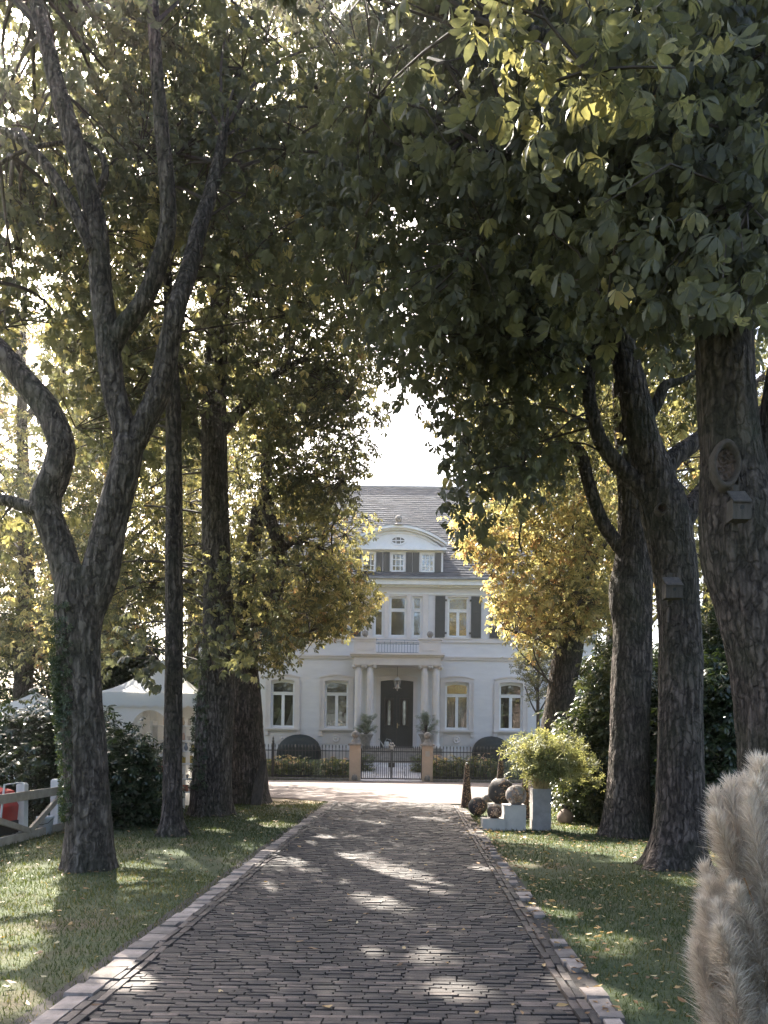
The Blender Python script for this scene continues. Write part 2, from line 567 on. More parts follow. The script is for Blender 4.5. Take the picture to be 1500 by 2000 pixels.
def build_ground():
    ys = [-60, -20, 0, 4, 8, 12, 16, 20, 26, 32.6] + [32.6 + 0.6 * i for i in range(1, 10)] + [45, 60, 120, 300]
    xs = [-300, -150, -40, -15, -6, 0, 6, 15, 40, 150, 300]
    b = MB()
    for y in ys:
        for x in xs:
            b.v.append((x, y, gz(y)))
    n = len(xs)
    for i in range(len(ys) - 1):
        for j in range(n - 1):
            b.f.append((i * n + j, i * n + j + 1, (i + 1) * n + j + 1, (i + 1) * n + j))
            b.t.append(0.5)
    tag(b.build('ground', M['lawn']), kind='structure')


build_ground()


def xl(y): return -1.80
def xr(y): return 1.00 + 0.012 * (y - 4.7)


Y_END = 20.2
def build_drive():
    b = MB()
    b.quad((-1.95, 0.5, 0.004), (1.1, 0.5, 0.004), (1.4, Y_END, 0.004), (-1.95, Y_END, 0.004))
    drive = tag(b.build('drive', M['joint']), kind='structure')
    # brick shapes shared by the nearest bricks: a slightly domed block with worn edges
    def brick_geo(L, W, H, jit):
        v = []
        for k, (sx, sy, z) in enumerate(((1, 1, 0), (.985, .92, 1))):
            for x, y in ((-1, -1), (1, -1), (1, 1), (-1, 1)):
                v.append((x * L / 2 * sx + R(-jit, jit), y * W / 2 * sy + R(-jit, jit) * .5, z * H + (R(-jit, jit) * .7 if z else 0)))
        return v
    fc = ((4, 5, 6, 7), (0, 1, 5, 4), (1, 2, 6, 5), (2, 3, 7, 6), (3, 0, 4, 7))
    rows = []
    y = 1.2
    while y < Y_END - 0.05:
        p = R(0.040, 0.050)
        x = xl(y) - R(0, 0.16)
        w0 = R(-0.01, 0.01)
        while x < xr(y) - 0.03:
            L = random.choice((0.17, 0.18, 0.19, 0.17, 0.10, 0.16, 0.21))
            a, c = max(x, xl(y)), min(x + L, xr(y))
            if c - a > 0.045:
                sag = 0.010 * math.sin(a * 2.1 + y * 0.7) + 0.006 * math.sin(a * 5 + y * 2)
                rows.append(((a + c) / 2, y + p / 2 + w0 + sag, c - a - 0.004, p - 0.002, 0.022 + R(-.004, .005)))
            x += L + 0.004
        y += p
    # the camber: the crown of the drive lies a little higher than its edges
    def camber(x): return 0.035 * (1 - ((x + 0.4) / 1.45) ** 2)
    vis = []
    for i, r in enumerate(rows):
        if r[1] > 4.25:
            q = project(np.array([[r[0], r[1], 0.03]]))
            if 0 < q[0][0] < 1500 and q[1][0] < 2000:
                vis.append(i)
    near = set(sorted(vis, key=lambda i: (rows[i][1]))[:300])
    variants = []
    for k in range(14):
        m = MB()
        m.cur = [0.1, 0.25, 0.3, 0.4, 0.45, 0.5, 0.5, 0.55, 0.6, 0.65, 0.72, 0.8, 0.35, 0.95][k]
        m.v = brick_geo(0.2, 0.052, 1.0, 0.003)
        m.v = [(a, b_, c * 0.03) for a, b_, c in m.v]
        m.f = list(fc)
        m.t = [m.cur] * 5
        variants.append(m.mesh('brick'))
    rest = MB()
    for i, (cx, cy, L, W, H) in enumerate(rows):
        zc = camber(cx)
        rz = R(-0.02, 0.02)
        if i in near:
            o = link('brick', random.choice(variants), M['brick'], drive)
            o.location = (cx, cy, zc)
            o.scale = (L / 0.2, W / 0.052, H / 0.03)
            o.rotation_euler = (R(-.05, .05), R(-.012, .012), rz)
        else:
            rest.cur = min(max(random.gauss(0.48, 0.26), 0), 1)
            n = len(rest.v)
            tx, ty = R(-.012, .012), R(-.06, .06)
            for (x, y_, z) in brick_geo(L, W, H, 0.003):
                rest.v.append((cx + x - y_ * rz, cy + y_ + x * rz, zc + z + (x * tx + y_ * ty if z else -0.04)))
            rest.f += [tuple(n + k for k in q) for q in fc]
            rest.t += [rest.cur] * 5
    o = rest.build('paving', M['brick'], drive)
    tag(o, kind='stuff')


build_drive()


def build_kerb(side):
    name = 'kerb_left' if side < 0 else 'kerb_right'
    b = MB()
    if side < 0:
        b.quad((-2.2, 2.0, 0.006), (-1.78, 2.0, 0.006), (-1.78, Y_END + .4, 0.006), (-2.2, Y_END + .4, 0.006))
    else:
        b.quad((0.95, 2.0, 0.006), (1.25, 2.0, 0.006), (1.5, Y_END - .6, 0.006), (1.15, Y_END - .6, 0.006))
    k = tag(b.build(name, M['joint']), kind='structure')
    def stone(cx, cy, L, W, H, nm, mat, rz=0.0, tint=0.5):
        m = MB()
        m.cur = tint
        m.box((0, 0, H / 2 - 0.01), (L, W, H + 0.02), taper=0.93)
        m.v = [(x + R(-.006, .006), y + R(-.006, .006), z + R(-.004, .004)) for x, y, z in m.v]
        me = m.mesh(nm)
        o = link(nm, me, mat, k)
        o.location = (cx, cy, 0.006)
        o.rotation_euler = (0, R(-.02, .02), rz)
    y = 3.0
    end = Y_END + (0.3 if side < 0 else -0.8)
    while y < end:                                      # pale edge slabs
        L = R(0.11, 0.27)
        base = (-1.995 if side < 0 else xr(y) + 0.215)
        wd = R(0.13, 0.2) if side < 0 else R(0.09, 0.17)
        if side < 0 or R(0, 1) > 0.42:
            stone(base + R(-.012, .012) - (0 if side < 0 else R(0, .03)), y + L / 2, wd, L - 0.012, 0.028 + R(-.008, .01), 'edge_slab', M['kerbstone'], R(-.04, .04), R(0, 1))
        y += L
    for row in (0, 1):                                  # two channels of bricks set lengthwise
        y = 3.0 + R(0, 0.1)
        while y < end:
            L = R(0.17, 0.24)
            x = (-1.885 + row * 0.062) if side < 0 else xr(y) + 0.032 + row * 0.062
            stone(x + R(-.004, .004), y + L / 2, 0.052, L - 0.012, 0.03 + R(-.006, .006), 'channel_brick', M['brick'], R(-.03, .03), R(0.3, 0.95))
            y += L


build_kerb(-1)
build_kerb(1)


def build_plaza():
    b = MB()
    pts = [(-16, 22.2), (-6, 22.0), (-3.4, 21.4), (-2.4, 20.7), (-1.95, 20.2), (1.32, 20.2), (1.9, 20.0), (2.8, 20.6), (4.2, 22.0), (7, 23.2), (16, 23.6), (16, 31.5), (-16, 31.5)]
    b.quad(*[(x, y, 0.034) for x, y in pts])
    tag(b.build('forecourt', M['pave']), kind='structure')
    # worn sandy strip where the lawn meets the forecourt
    b = MB()
    pts = [(-6.5, 20.6), (-4.6, 19.8), (-3.4, 19.3), (-2.3, 19.9), (-2.25, 20.65), (-3.3, 21.45), (-6, 22.05), (-8, 22.1)]
    b.quad(*[(x, y, 0.012) for x, y in pts])
    m = pmat('bare_sand', (0.42, 0.33, 0.23), (0.26, 0.21, 0.13), 3, 0.95, 0.4, 50)
    tag(b.build('bare_earth', m), kind='structure')
    # garden path behind the gate: slabs in courses
    b = MB()
    y0, y1 = 32.0, 37.9
    b.quad((-2.1, y0 - .3, gz(y0) + .012), (0.85, y0 - .3, gz(y0) + .012), (0.85, 32.6, .012), (-2.1, 32.6, .012))
    b.quad((-2.1, 32.6, .012), (0.85, 32.6, .012), (0.85, y1, gz(y1) + .012), (-2.1, y1, gz(y1) + .012))
    path = tag(b.build('garden_path', M['joint']), kind='structure')
    y = y0 - .28
    while y < y1 - .1:
        L = 0.62
        x = -2.08
        while x < 0.8:
            w = min(R(0.55, 0.8), 0.84 - x)
            if w < .1: break
            m = MB()
            m.cur = R(0, 1)
            za, zb = gz(y) + .03, gz(y + L) + .03
            m.quad((x, y, za), (x + w - .02, y, za), (x + w - .02, y + L - .02, zb), (x, y + L - .02, zb))
            m.quad((x, y, za - .03), (x + w - .02, y, za - .03), (x + w - .02, y, za), (x, y, za))
            m.build('path_slab', M['path'], path)
            x += w
        y += L


build_plaza()

# ------------------------------------------------------------------ house
HY = 40.0
K = HY / F
def hx(px): return (px - 798.0) * K
def hz(py): return CH + (VY - 0.3 - py) * K
AX = hx(776)                                         # the villa's axis


def build_house():
    house = thing('villa', 'white villa with slate roof, dark shutters and columned porch', 'house', (AX, HY, 0.72))
    X0, X1, Z0, Z1 = hx(386), hx(1166), 0.5, hz(1133)
    D = 13.0
    gw = [553, 658, 893.5, 999, 448, 1104]           # ground-floor windows
    fw = [659, 893.5, 1000, 553, 447, 1106]          # upper windows with shutters
    ops = []
    for c in gw: ops.append((hx(c - 23), hx(c + 23), hz(1423), hz(1330)))
    for c in fw: ops.append((hx(c - 20.5), hx(c + 20.5), hz(1243), hz(1164)))
    for a, b_ in ((729, 748), (759.5, 792.5), (804, 823)): ops.append((hx(a), hx(b_), hz(1243), hz(1164)))
    ops.append((hx(744), hx(808), hz(1461), hz(1327)))
    # front wall: cells between the openings, and the reveals of every opening
    w = MB()
    xs = sorted({X0, X1} | {o[0] for o in ops} | {o[1] for o in ops})
    zs = sorted({Z0, Z1} | {o[2] for o in ops} | {o[3] for o in ops})
    for i in range(len(xs) - 1):
        for j in range(len(zs) - 1):
            cx, cz = (xs[i] + xs[i + 1]) / 2, (zs[j] + zs[j + 1]) / 2
            if any(o[0] < cx < o[1] and o[2] < cz < o[3] for o in ops):
                continue
            w.quad((xs[i], HY, zs[j]), (xs[i + 1], HY, zs[j]), (xs[i + 1], HY, zs[j + 1]), (xs[i], HY, zs[j + 1]))
    for a, b_, c, d in ops:
        y2 = HY + 0.3
        w.quad((a, HY, c), (a, HY, d), (a, y2, d), (a, y2, c))
        w.quad((b_, HY, c), (b_, y2, c), (b_, y2, d), (b_, HY, d))
        w.quad((a, HY, d), (b_, HY, d), (b_, y2, d), (a, y2, d))
        w.quad((a, HY, c), (a, y2, c), (b_, y2, c), (b_, HY, c))
    w.quad((X0, HY, Z0), (X0, HY, Z1), (X0, HY + D, Z1), (X0, HY + D, Z0))
    w.quad((X1, HY, Z0), (X1, HY + D, Z0), (X1, HY + D, Z1), (X1, HY, Z1))
    w.quad((X0, HY + D, Z0), (X0, HY + D, Z1), (X1, HY + D, Z1), (X1, HY + D, Z0))
    w.build('wall', M['wall'], house)
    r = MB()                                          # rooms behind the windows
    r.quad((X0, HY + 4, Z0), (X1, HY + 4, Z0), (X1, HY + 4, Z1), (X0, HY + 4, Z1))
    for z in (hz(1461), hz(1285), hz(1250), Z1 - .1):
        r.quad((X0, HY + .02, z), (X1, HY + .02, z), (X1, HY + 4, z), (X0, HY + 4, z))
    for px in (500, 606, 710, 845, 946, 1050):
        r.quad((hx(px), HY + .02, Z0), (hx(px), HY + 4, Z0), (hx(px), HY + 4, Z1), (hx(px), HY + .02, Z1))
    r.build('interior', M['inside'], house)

    def frame_rect(b, x0, x1, z0, z1, t, y0, y1):
        b.span(x0, x0 + t, y0, y1, z0, z1)
        b.span(x1 - t, x1, y0, y1, z0, z1)
        b.span(x0 + t, x1 - t, y0, y1, z0, z0 + t)
        b.span(x0 + t, x1 - t, y0, y1, z1 - t, z1)

    def pane(par, x0, x1, z0, z1, y):
        b = MB()
        b.span(x0, x1, y, y + .012, z0, z1)
        b.build('pane', M['glass'], par)

    ya, yb = HY + 0.14, HY + 0.22

    def casement(par_name, x0, x1, z0, z1, zt, two, arch=0.0):
        """outer frame, transom, one top light and one or two casements below"""
        f = MB()
        t = 0.10
        if arch:
            f.span(x0, x0 + t, ya, yb, z0, z1)
            f.span(x1 - t, x1, ya, yb, z0, z1)
            f.span(x0 + t, x1 - t, ya, yb, z0, z0 + t)
            n = 10
            inn = [(x0 + (x1 - x0) * i / n, z1 - arch - .14 + arch * (1 - (2 * i / n - 1) ** 2)) for i in range(n + 1)]
            out = [(x, z1 + .02) for x, z in inn]
            f.strip(inn, out, ya + .003, yb - .003)
        else:
            frame_rect(f, x0, x1, z0, z1, t, ya, yb)
        f.span(x0 + t, x1 - t, ya - .04, yb, zt - .075, zt + .075)
        f.span(x0 + t, x1 - t, ya - .07, ya - .04, zt + .05, zt + .085)
        if two:
            cx = (x0 + x1) / 2
            f.span(cx - .075, cx + .075, ya - .03, yb, z0 + t, zt - .075)
        o = f.build(par_name, M['white'], house)
        yp = HY + 0.18
        pane(o, x0 + t, x1 - t, zt + .075, z1 - (.05 if arch else t), yp)
        if two:
            pane(o, x0 + t, cx - .075, z0 + t, zt - .075, yp)
            pane(o, cx + .075, x1 - t, z0 + t, zt - .075, yp)
        else:
            pane(o, x0 + t, x1 - t, z0 + t, zt - .075, yp)
        return o

    for c in gw:
        x0, x1, z0, z1 = hx(c - 23), hx(c + 23), hz(1423), hz(1330)
        o = casement('window', x0, x1, z0, z1, hz(1357), True, 0.11)
        # moulded casing with segmental head, sill and rosette panel below
        s = MB()
        s.span(x0 - .23, x0 - .002, HY - .05, HY + .004, z0 - .05, z1 - .05)
        s.span(x1 + .002, x1 + .23, HY - .05, HY + .004, z0 - .05, z1 - .05)
        s.span(x0 - .27, x0 - .2, HY - .085, HY + .003, z0 - .05, z1 - .05)
        s.span(x1 + .2, x1 + .27, HY - .085, HY + .003, z0 - .05, z1 - .05)
        n = 12
        def arc(off, rise, xa, xb): return [(xa + (xb - xa) * i / n, off + rise * (1 - (2 * i / n - 1) ** 2)) for i in range(n + 1)]
        s.strip(arc(z1 - .13, .13, x0 - .23, x1 + .23), arc(z1 + .12, .14, x0 - .23, x1 + .23), HY - .052, HY + .002)
        s.strip(arc(z1 + .10, .14, x0 - .27, x1 + .27), arc(z1 + .17, .14, x0 - .27, x1 + .27), HY - .088, HY + .001)
        s.build('casing', M['trim'], o)
        s = MB()
        s.span(x0 - .3, x1 + .3, HY - .16, HY + .12, z0 - .13, z0 - .05)
        s.span(x0 - .25, x1 + .25, HY - .1, HY, z0 - .2, z0 - .13)
        s.span(x0 - .3, x0 - .12, HY - .11, HY, z0 - .42, z0 - .2)
        s.span(x1 + .12, x1 + .3, HY - .11, HY, z0 - .42, z0 - .2)
        s.build('sill', M['trim'], o)
        s = MB()
        s.span(x0 - .1, x1 + .1, HY - .022, HY, z0 - .85, z0 - .26)
        s.lathe((0, 0, 0), [(.2, 0), (.2, .03), (.15, .05), (.12, .03), (.07, .035), (.03, .07), (.002, .075)], 20)
        k = len(s.v) - 20 * 7
        cx = (x0 + x1) / 2
        for i in range(k, len(s.v)):
            x, y, z = s.v[i]
            s.v[i] = (cx + x, HY - .022 - z, z0 - .56 + y)
        s.build('panel', M['trim'], o)
    for c in fw:
        x0, x1, z0, z1 = hx(c - 20.5), hx(c + 20.5), hz(1243), hz(1164)
        o = casement('window', x0, x1, z0, z1, hz(1191), True)
        s = MB()
        s.span(x0 - .16, x1 + .16, HY - .09, HY + .1, z0 - .12, z0 - .02)
        s.build('sill', M['trim'], o)
        for sg in (-1, 1):
            sx = (x0 - .13 - .52) if sg < 0 else (x1 + .13)
            b = MB()
            sh = z1 - z0
            frame_rect(b, sx, sx + .52, z0 - .03, z1 + .02, .07, HY - .075, HY - .03)
            b.span(sx + .07, sx + .45, HY - .07, HY - .035, z0 + sh * .62, z0 + sh * .69)
            b.span(sx + .07, sx + .45, HY - .052, HY - .04, z0 + .04, z1 - .05)
            so = b.build('shutter', M['shutter'], house)
            hb = MB()
            for zz in (z0 + .2, z1 - .2):
                hb.span(sx + (.5 if sg < 0 else -.09), sx + (.61 if sg < 0 else .02), HY - .07, HY - .028, zz - .05, zz + .05)
            hb.build('hinge', M['iron'], so)
    for a, b_, two in ((729, 748, 0), (759.5, 792.5, 0), (804, 823, 0)):
        o = casement('window', hx(a), hx(b_), hz(1243), hz(1164), hz(1191), False)
    # pilasters between the three centre lights, panels, plain bands
    s = MB()
    for px in (754, 798): s.span(hx(px - 4), hx(px + 4), HY - .06, HY, hz(1246), hz(1160))
    for px in (722, 830): s.span(hx(px - 5), hx(px + 5), HY - .07, HY, hz(1246), hz(1160))
    s.build('pilaster', M['trim'], house)
    s = MB()
    s.span(X0 - .05, X1 + .05, HY - .06, HY + .001, hz(1254), hz(1246.5))
    s.build('sill_band', M['trim'], house)
    s = MB()
    s.span(X0 - .05, X1 + .05, HY - .10, HY + .001, hz(1283.5), hz(1281))
    s.span(X0 - .04, X1 + .04, HY - .06, HY + .001, hz(1288), hz(1283.5))
    s.build('string_course', M['trim'], house)
    s = MB()
    s.span(X0 - .05, X1 + .05, HY - .04, HY + .001, hz(1161), hz(1158))
    s.span(X0 - .10, X1 + .10, HY - .20, HY + .002, hz(1147), hz(1144))
    s.span(X0 - .25, X1 + .25, HY - .42, HY + .003, hz(1144), hz(1134))
    s.build('cornice', M['white'], house)
    s = MB()
    s.span(X0 - .3, X1 + .3, HY - .56, HY - .40, hz(1134), hz(1130.5))
    s.build('gutter', M['zinc'], house)
    s = MB()
    s.span(X0 - .03, X1 + .03, HY - .05, HY - .003, Z0, hz(1469))
    s.build('plinth', M['trim'], house)

    # roof: hipped, laid with slates in courses
    ze, yr = hz(1131.5), HY + 8.0
    zr = CH + (VY - 953) * (yr / F)
    ye = HY - .45
    xa, xb = X0 - .3, X1 + .3
    hip = 4.5
    b = MB()
    b.quad((xa, ye, ze), (xb, ye, ze), (xb - hip, yr, zr), (xa + hip, yr, zr))
    b.quad((xb, ye, ze), (xb, yr + 7.5, ze), (xb - hip, yr, zr))
    b.quad((xa, yr + 7.5, ze), (xa, ye, ze), (xa + hip, yr, zr))
    b.quad((xb, yr + 7.5, ze), (xa, yr + 7.5, ze), (xa + hip, yr, zr), (xb - hip, yr, zr))
    roof = b.build('roof', M['slate'], house)
    sl = MB()
    nrow = 42
    n_ = Vector((0, -(zr - ze), yr - ye)).normalized()
    for i in range(nrow):
        t0, t1 = i / nrow, (i + 1.12) / nrow
        y0, z0 = ye + (yr - ye) * t0, ze + (zr - ze) * t0
        y1, z1 = ye + (yr - ye) * min(t1, 1), ze + (zr - ze) * min(t1, 1)
        left, right = xa + hip * t0 + .02, xb - hip * t0 - .02
        x = left - (i % 2) * .17
        while x < right:
            w_ = R(.30, .36)
            a_, c_ = max(x, left), min(x + w_ - .012, right)
            if c_ - a_ > .05:
                sl.cur = min(max(random.gauss(.45, .2), 0), 1)
                o1, o2 = .032 + R(0, .012), .014
                p0 = (a_, y0 + n_.y * o1, z0 + n_.z * o1)
                p1 = (c_, y0 + n_.y * o1, z0 + n_.z * o1 + R(-.006, .006))
                p2 = (c_, y1 + n_.y * o2, z1 + n_.z * o2)
                p3 = (a_, y1 + n_.y * o2, z1 + n_.z * o2)
                sl.quad(p0, p1, p2, p3)
                sl.quad((a_, y0 + n_.y * .012, z0 + n_.z * .012), (c_, y0 + n_.y * .012, z0 + n_.z * .012), p1, p0)
            x += w_
    tag(sl.build('slates', M['slate'], roof), kind='stuff')
    b = MB()
    b.tube([(xa + hip, yr, zr + .03), (xb - hip, yr, zr + .03)], .12, 8)
    b.build('ridge', M['zinc'], roof)

    # dormer: three small windows, shutters, segmental gable with an oval light
    dy = HY - .05
    kk = dy / F
    def dx(px): return (px - 798 - 3) * kk
    def dz(py): return CH + (VY - .3 - py) * kk
    d = MB()
    xL, xR, zb, zt = dx(690), dx(866), dz(1119), dz(1072)
    dop = [(dx(c - 13), dx(c + 13), dz(1117), dz(1080)) for c in (720.5, 778, 835.5)]
    xs = sorted({xL, xR} | {o[0] for o in dop} | {o[1] for o in dop})
    zs = sorted({zb, zt} | {o[2] for o in dop} | {o[3] for o in dop})
    for i in range(len(xs) - 1):
        for j in range(len(zs) - 1):
            cx, cz = (xs[i] + xs[i + 1]) / 2, (zs[j] + zs[j + 1]) / 2
            if any(o[0] < cx < o[1] and o[2] < cz < o[3] for o in dop): continue
            d.span(xs[i], xs[i + 1], dy, dy + .2, zs[j], zs[j + 1])
    d.span(xL, xL + .1, dy + .2, dy + 4, zb, zt)
    d.span(xR - .1, xR, dy + .2, dy + 4, zb, zt)
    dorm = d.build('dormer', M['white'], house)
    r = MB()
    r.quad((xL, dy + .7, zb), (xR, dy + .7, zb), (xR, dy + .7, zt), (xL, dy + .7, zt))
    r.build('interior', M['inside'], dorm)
    for (a, b_, c, e) in dop:
        f = MB()
        frame_rect(f, a, b_, c, e, .075, dy - .04, dy + .1)
        for k in (1, 2):
            xx = a + (b_ - a) * k / 3
            f.span(xx - .022, xx + .022, dy + .02, dy + .07, c + .07, e - .07)
            zz = c + (e - c) * k / 3
            f.span(a + .07, b_ - .07, dy + .022, dy + .068, zz - .022, zz + .022)
        f.build('window', M['white'], dorm)
        p = MB()
        p.span(a + .07, b_ - .07, dy + .04, dy + .05, c + .07, e - .07)
        p.build('pane', M['glass'], dorm)
    for px in (700, 741.5, 755.5, 799.5, 813, 856):
        f = MB()
        a, b_ = dx(px - 6.3), dx(px + 6.3)
        frame_rect(f, a, b_, dz(1119), dz(1079), .06, dy - .05, dy - .004)
        f.span(a + .06, b_ - .06, dy - .035, dy - .012, dz(1118), dz(1081))
        f.build('shutter', M['shutter'], dorm)
    f = MB()
    f.span(dx(684), dx(872), dy - .28, dy + .2, dz(1076), dz(1070.5))
    f.build('cornice', M['white'], dorm)
    def seg(px0, px1, pyb, pyt, n=28):
        out = []
        for i in range(n + 1):
            t = 2 * i / n - 1
            out.append((dx(px0 + (px1 - px0) * i / n), dz(pyb + (pyt - pyb) * (1 - abs(t) ** 2.0))))
        return out
    f = MB()
    outl = seg(690, 866, 1070.5, 1034)
    inn = [(x, dz(1070.5) - .003) for x, z in outl]
    f.strip(inn, outl, dy, dy + .25)
    f.build('gable', M['white'], dorm)
    f = MB()
    f.strip(seg(683, 873, 1066, 1033), seg(683, 873, 1061, 1028), dy - .32, dy + 2.0)
    f.strip(seg(687, 869, 1068, 1036), seg(687, 869, 1066, 1033), dy - .18, dy + .02)
    f.strip(seg(700, 856, 1068, 1041), seg(700, 856, 1066.5, 1039), dy - .07, dy + .02)
    f.build('gable_moulding', M['white'], dorm)
    f = MB()
    f.strip(seg(684, 872, 1061, 1028), seg(684, 872, 1059.8, 1026.5), dy - .33, dy + 4.0)
    f.build('dormer_roof', M['zinc'], dorm)
    f, n = MB(), 24
    ex, ez = dx(778), dz(1056)
    def ell(a, c): return [(ex + a * math.cos(2 * math.pi * i / n), ez + c * math.sin(2 * math.pi * i / n)) for i in range(n + 1)]
    f.strip(ell(.33, .17), ell(.41, .24), dy - .06, dy + .02)
    f.span(ex - .33, ex + .33, dy - .045, dy - .015, ez - .022, ez + .022)
    for o_ in (-.12, .12): f.span(ex + o_ - .02, ex + o_ + .02, dy - .04, dy - .017, ez - .16, ez + .16)
    f.build('oval_window', M['white'], dorm)
    f = MB()
    f.prism(list(reversed(ell(.34, .18)[:-1]))[::-1], dy - .014, dy - .004)
    f.build('pane', pmat('oval_glass', (0.03, 0.035, 0.04), None, 3, 0.08), dorm)
    f = MB()
    cx, cz = dx(778), dz(1028)
    f.lathe((cx, dy - .1, cz - .02), [(.36, 0), (.3, .05), (.16, .12), (.1, .17), (.1, .2)], 16)
    f.ball((cx, dy - .1, cz + .36), .19, 16, 10)
    f.build('ball_finial', M['capstone'], dorm, True)

    # porch: four columns, entablature, balcony with blocks and an iron rail
    py_ = 38.7
    kp = py_ / F
    def px_(px): return (px - 798) * kp
    def pz(p): return CH + (VY - .3 - p) * kp
    zf = pz(1461)
    f = MB()
    f.span(px_(686), px_(866), py_ - .35, HY, .72, zf)
    f.build('porch_floor', M['stepstone'], house)
    for i, px in enumerate((701, 723, 830, 852)):
        c = MB()
        cx = px_(px)
        H = pz(1304) - zf
        pr = [(.27, 0), (.27, .1), (.23, .12), (.25, .18), (.215, .22)]
        for k in range(11):
            t = k / 10
            pr.append((.205 - .035 * t ** 1.6, .25 + (H - .25) * t))
        c.lathe((cx, py_, zf), pr, 24)
        co = c.build('column', M['trim'], house, True)
        c = MB()
        zc = zf + H
        c.lathe((cx, py_, zc), [(.19, 0), (.2, .03), (.23, .07), (.23, .1)], 20)
        for sg in (-1, 1):
            c.tube([(cx + sg * .24, py_ - .24, zc + .03), (cx + sg * .24, py_ + .22, zc + .03)], .1, 14)
            c.tube([(cx + sg * .24, py_ - .265, zc + .03), (cx + sg * .24, py_ - .235, zc + .03)], .05, 10)
        c.span(cx - .3, cx + .3, py_ - .25, py_ + .25, zc + .1, zc + .17)
        c.build('capital', M['trim'], co, True)
    f = MB()
    f.span(px_(691), px_(861), py_ - .27, HY, pz(1300), pz(1284))
    f.span(px_(687), px_(865), py_ - .36, HY, pz(1284), pz(1280.5))
    f.span(px_(684), px_(868), py_ - .45, HY, pz(1280.5), pz(1277))
    f.build('entablature', M['trim'], house)
    for a, b_ in ((691.5, 734), (818, 860.5)):
        f = MB()
        x0, x1, z0, z1 = px_(a), px_(b_), pz(1277), pz(1250)
        f.span(x0, x1, py_ - .3, py_ + .15, z0, z1)
        f.span(x0 - .05, x1 + .05, py_ - .35, py_ + .2, z1, z1 + .07)
        f.span(x0 - .03, x1 + .03, py_ - .33, py_ + .18, z0, z0 + .06)
        n = 4
        pts = []
        for (cx, cz, a0) in ((x1 - .22, z0 + .26, -90), (x1 - .22, z1 - .2, 0), (x0 + .22, z1 - .2, 90), (x0 + .22, z0 + .26, 180)):
            for k in range(n + 1):
                an = math.radians(a0 + 90 * k / n)
                pts.append((cx + .12 * math.cos(an), cz + .12 * math.sin(an)))
        o2 = [((x - (x0 + x1) / 2) * .93 + (x0 + x1) / 2, (z - (z0 + z1) / 2) * .88 + (z0 + z1) / 2) for x, z in pts]
        f.strip(o2 + o2[:1], pts + pts[:1], py_ - .33, py_ - .29)
        bl = f.build('balcony_block', M['trim'], house)
        f = MB()
        cx = (x0 + x1) / 2
        f.lathe((cx, py_ - .05, z1 + .07), [(.16, 0), (.13, .04), (.08, .07), (.08, .1)], 14)
        f.ball((cx, py_ - .05, z1 + .3), .165, 16, 10)
        f.build('ball', M['capstone'], bl, True)
    f = MB()
    x0, x1 = px_(734), px_(818)
    zb_, zt_ = pz(1274.5), pz(1250)
    for z in (zb_, zt_, zt_ - .2): f.bar((x0, py_, z), (x1, py_, z), .03, .03)
    n = 15
    for i in range(1, n):
        x = x0 + (x1 - x0) * i / n
        f.bar((x, py_, zb_), (x, py_, zt_ - (0 if i % 5 == 0 else .1 if i % 2 else .2)), .022, .022)
    f.build('balcony_rail', M['bluiron'], house)

    # door with surround, top light, panels and lantern
    x0, x1, z0, z1 = hx(744), hx(808), hz(1461), hz(1327)
    s = MB()
    s.span(x0 - .22, x0, HY - .06, HY + .05, z0, z1 - .1)
    s.span(x1, x1 + .22, HY - .06, HY + .05, z0, z1 - .1)
    def arc2(off, rise, xa_, xb_): return [(xa_ + (xb_ - xa_) * i / 14, off + rise * (1 - (2 * i / 14 - 1) ** 2)) for i in range(15)]
    s.strip(arc2(z1 - .14, .11, x0 - .22, x1 + .22), arc2(z1 + .1, .13, x0 - .22, x1 + .22), HY - .063, HY + .048)
    s.build('door_surround', M['trim'], house)
    s = MB()
    frame_rect(s, x0, x1, z0, z1, .07, HY + .12, HY + .2)
    s.span(x0 + .07, x1 - .07, HY + .1, HY + .2, hz(1358), hz(1353))
    s.span(x0 + .07, x1 - .07, HY + .15, HY + .18, hz(1354), z1 - .07)
    cx = (x0 + x1) / 2
    door = s.build('door', M['door'], house)
    for sg in (-1, 1):
        a, b_ = (x0 + .07, cx - .006) if sg < 0 else (cx + .006, x1 - .07)
        f = MB()
        frame_rect(f, a, b_, z0 + .07, hz(1358), .14, HY + .11, HY + .17)
        f.span(a + .14, b_ - .14, HY + .135, HY + .165, z0 + .2, hz(1420))
        frame_rect(f, a + .19, b_ - .19, z0 + .27, hz(1428), .05, HY + .12, HY + .134)
        f.span(a + .14, b_ - .14, HY + .105, HY + .168, hz(1424), hz(1419))
        frame_rect(f, a + .16, b_ - .16, hz(1419), hz(1364), .05, HY + .115, HY + .15)
        for k in (1, 2):
            xx = a + .2 + (b_ - a - .4) * k / 3
            f.tube([(xx, HY + .125, hz(1418)), (xx, HY + .125, hz(1366))], .014, 6)
        f.build('leaf', M['door'], door)
        f = MB()
        f.span(a + .3, b_ - .3, HY + .14, HY + .148, hz(1416), hz(1368))
        f.build('pane', M['glass'], door)
    f = MB()
    f.span(cx + .02, cx + .07, HY + .085, HY + .115, hz(1422), hz(1412))
    f.tube([(cx + .045, HY + .09, hz(1416)), (cx + .045, HY + .03, hz(1416)), (cx + .16, HY + .03, hz(1416))], .013, 6)
    f.build('handle', M['brass'], door)

    # steps, flanked by low walls
    st = thing('stone_steps', 'worn stone steps leading up from the garden path to the dark front door', 'steps', (AX, 37.6, gz(37.6)))
    n = 5
    zg = gz(37.4)
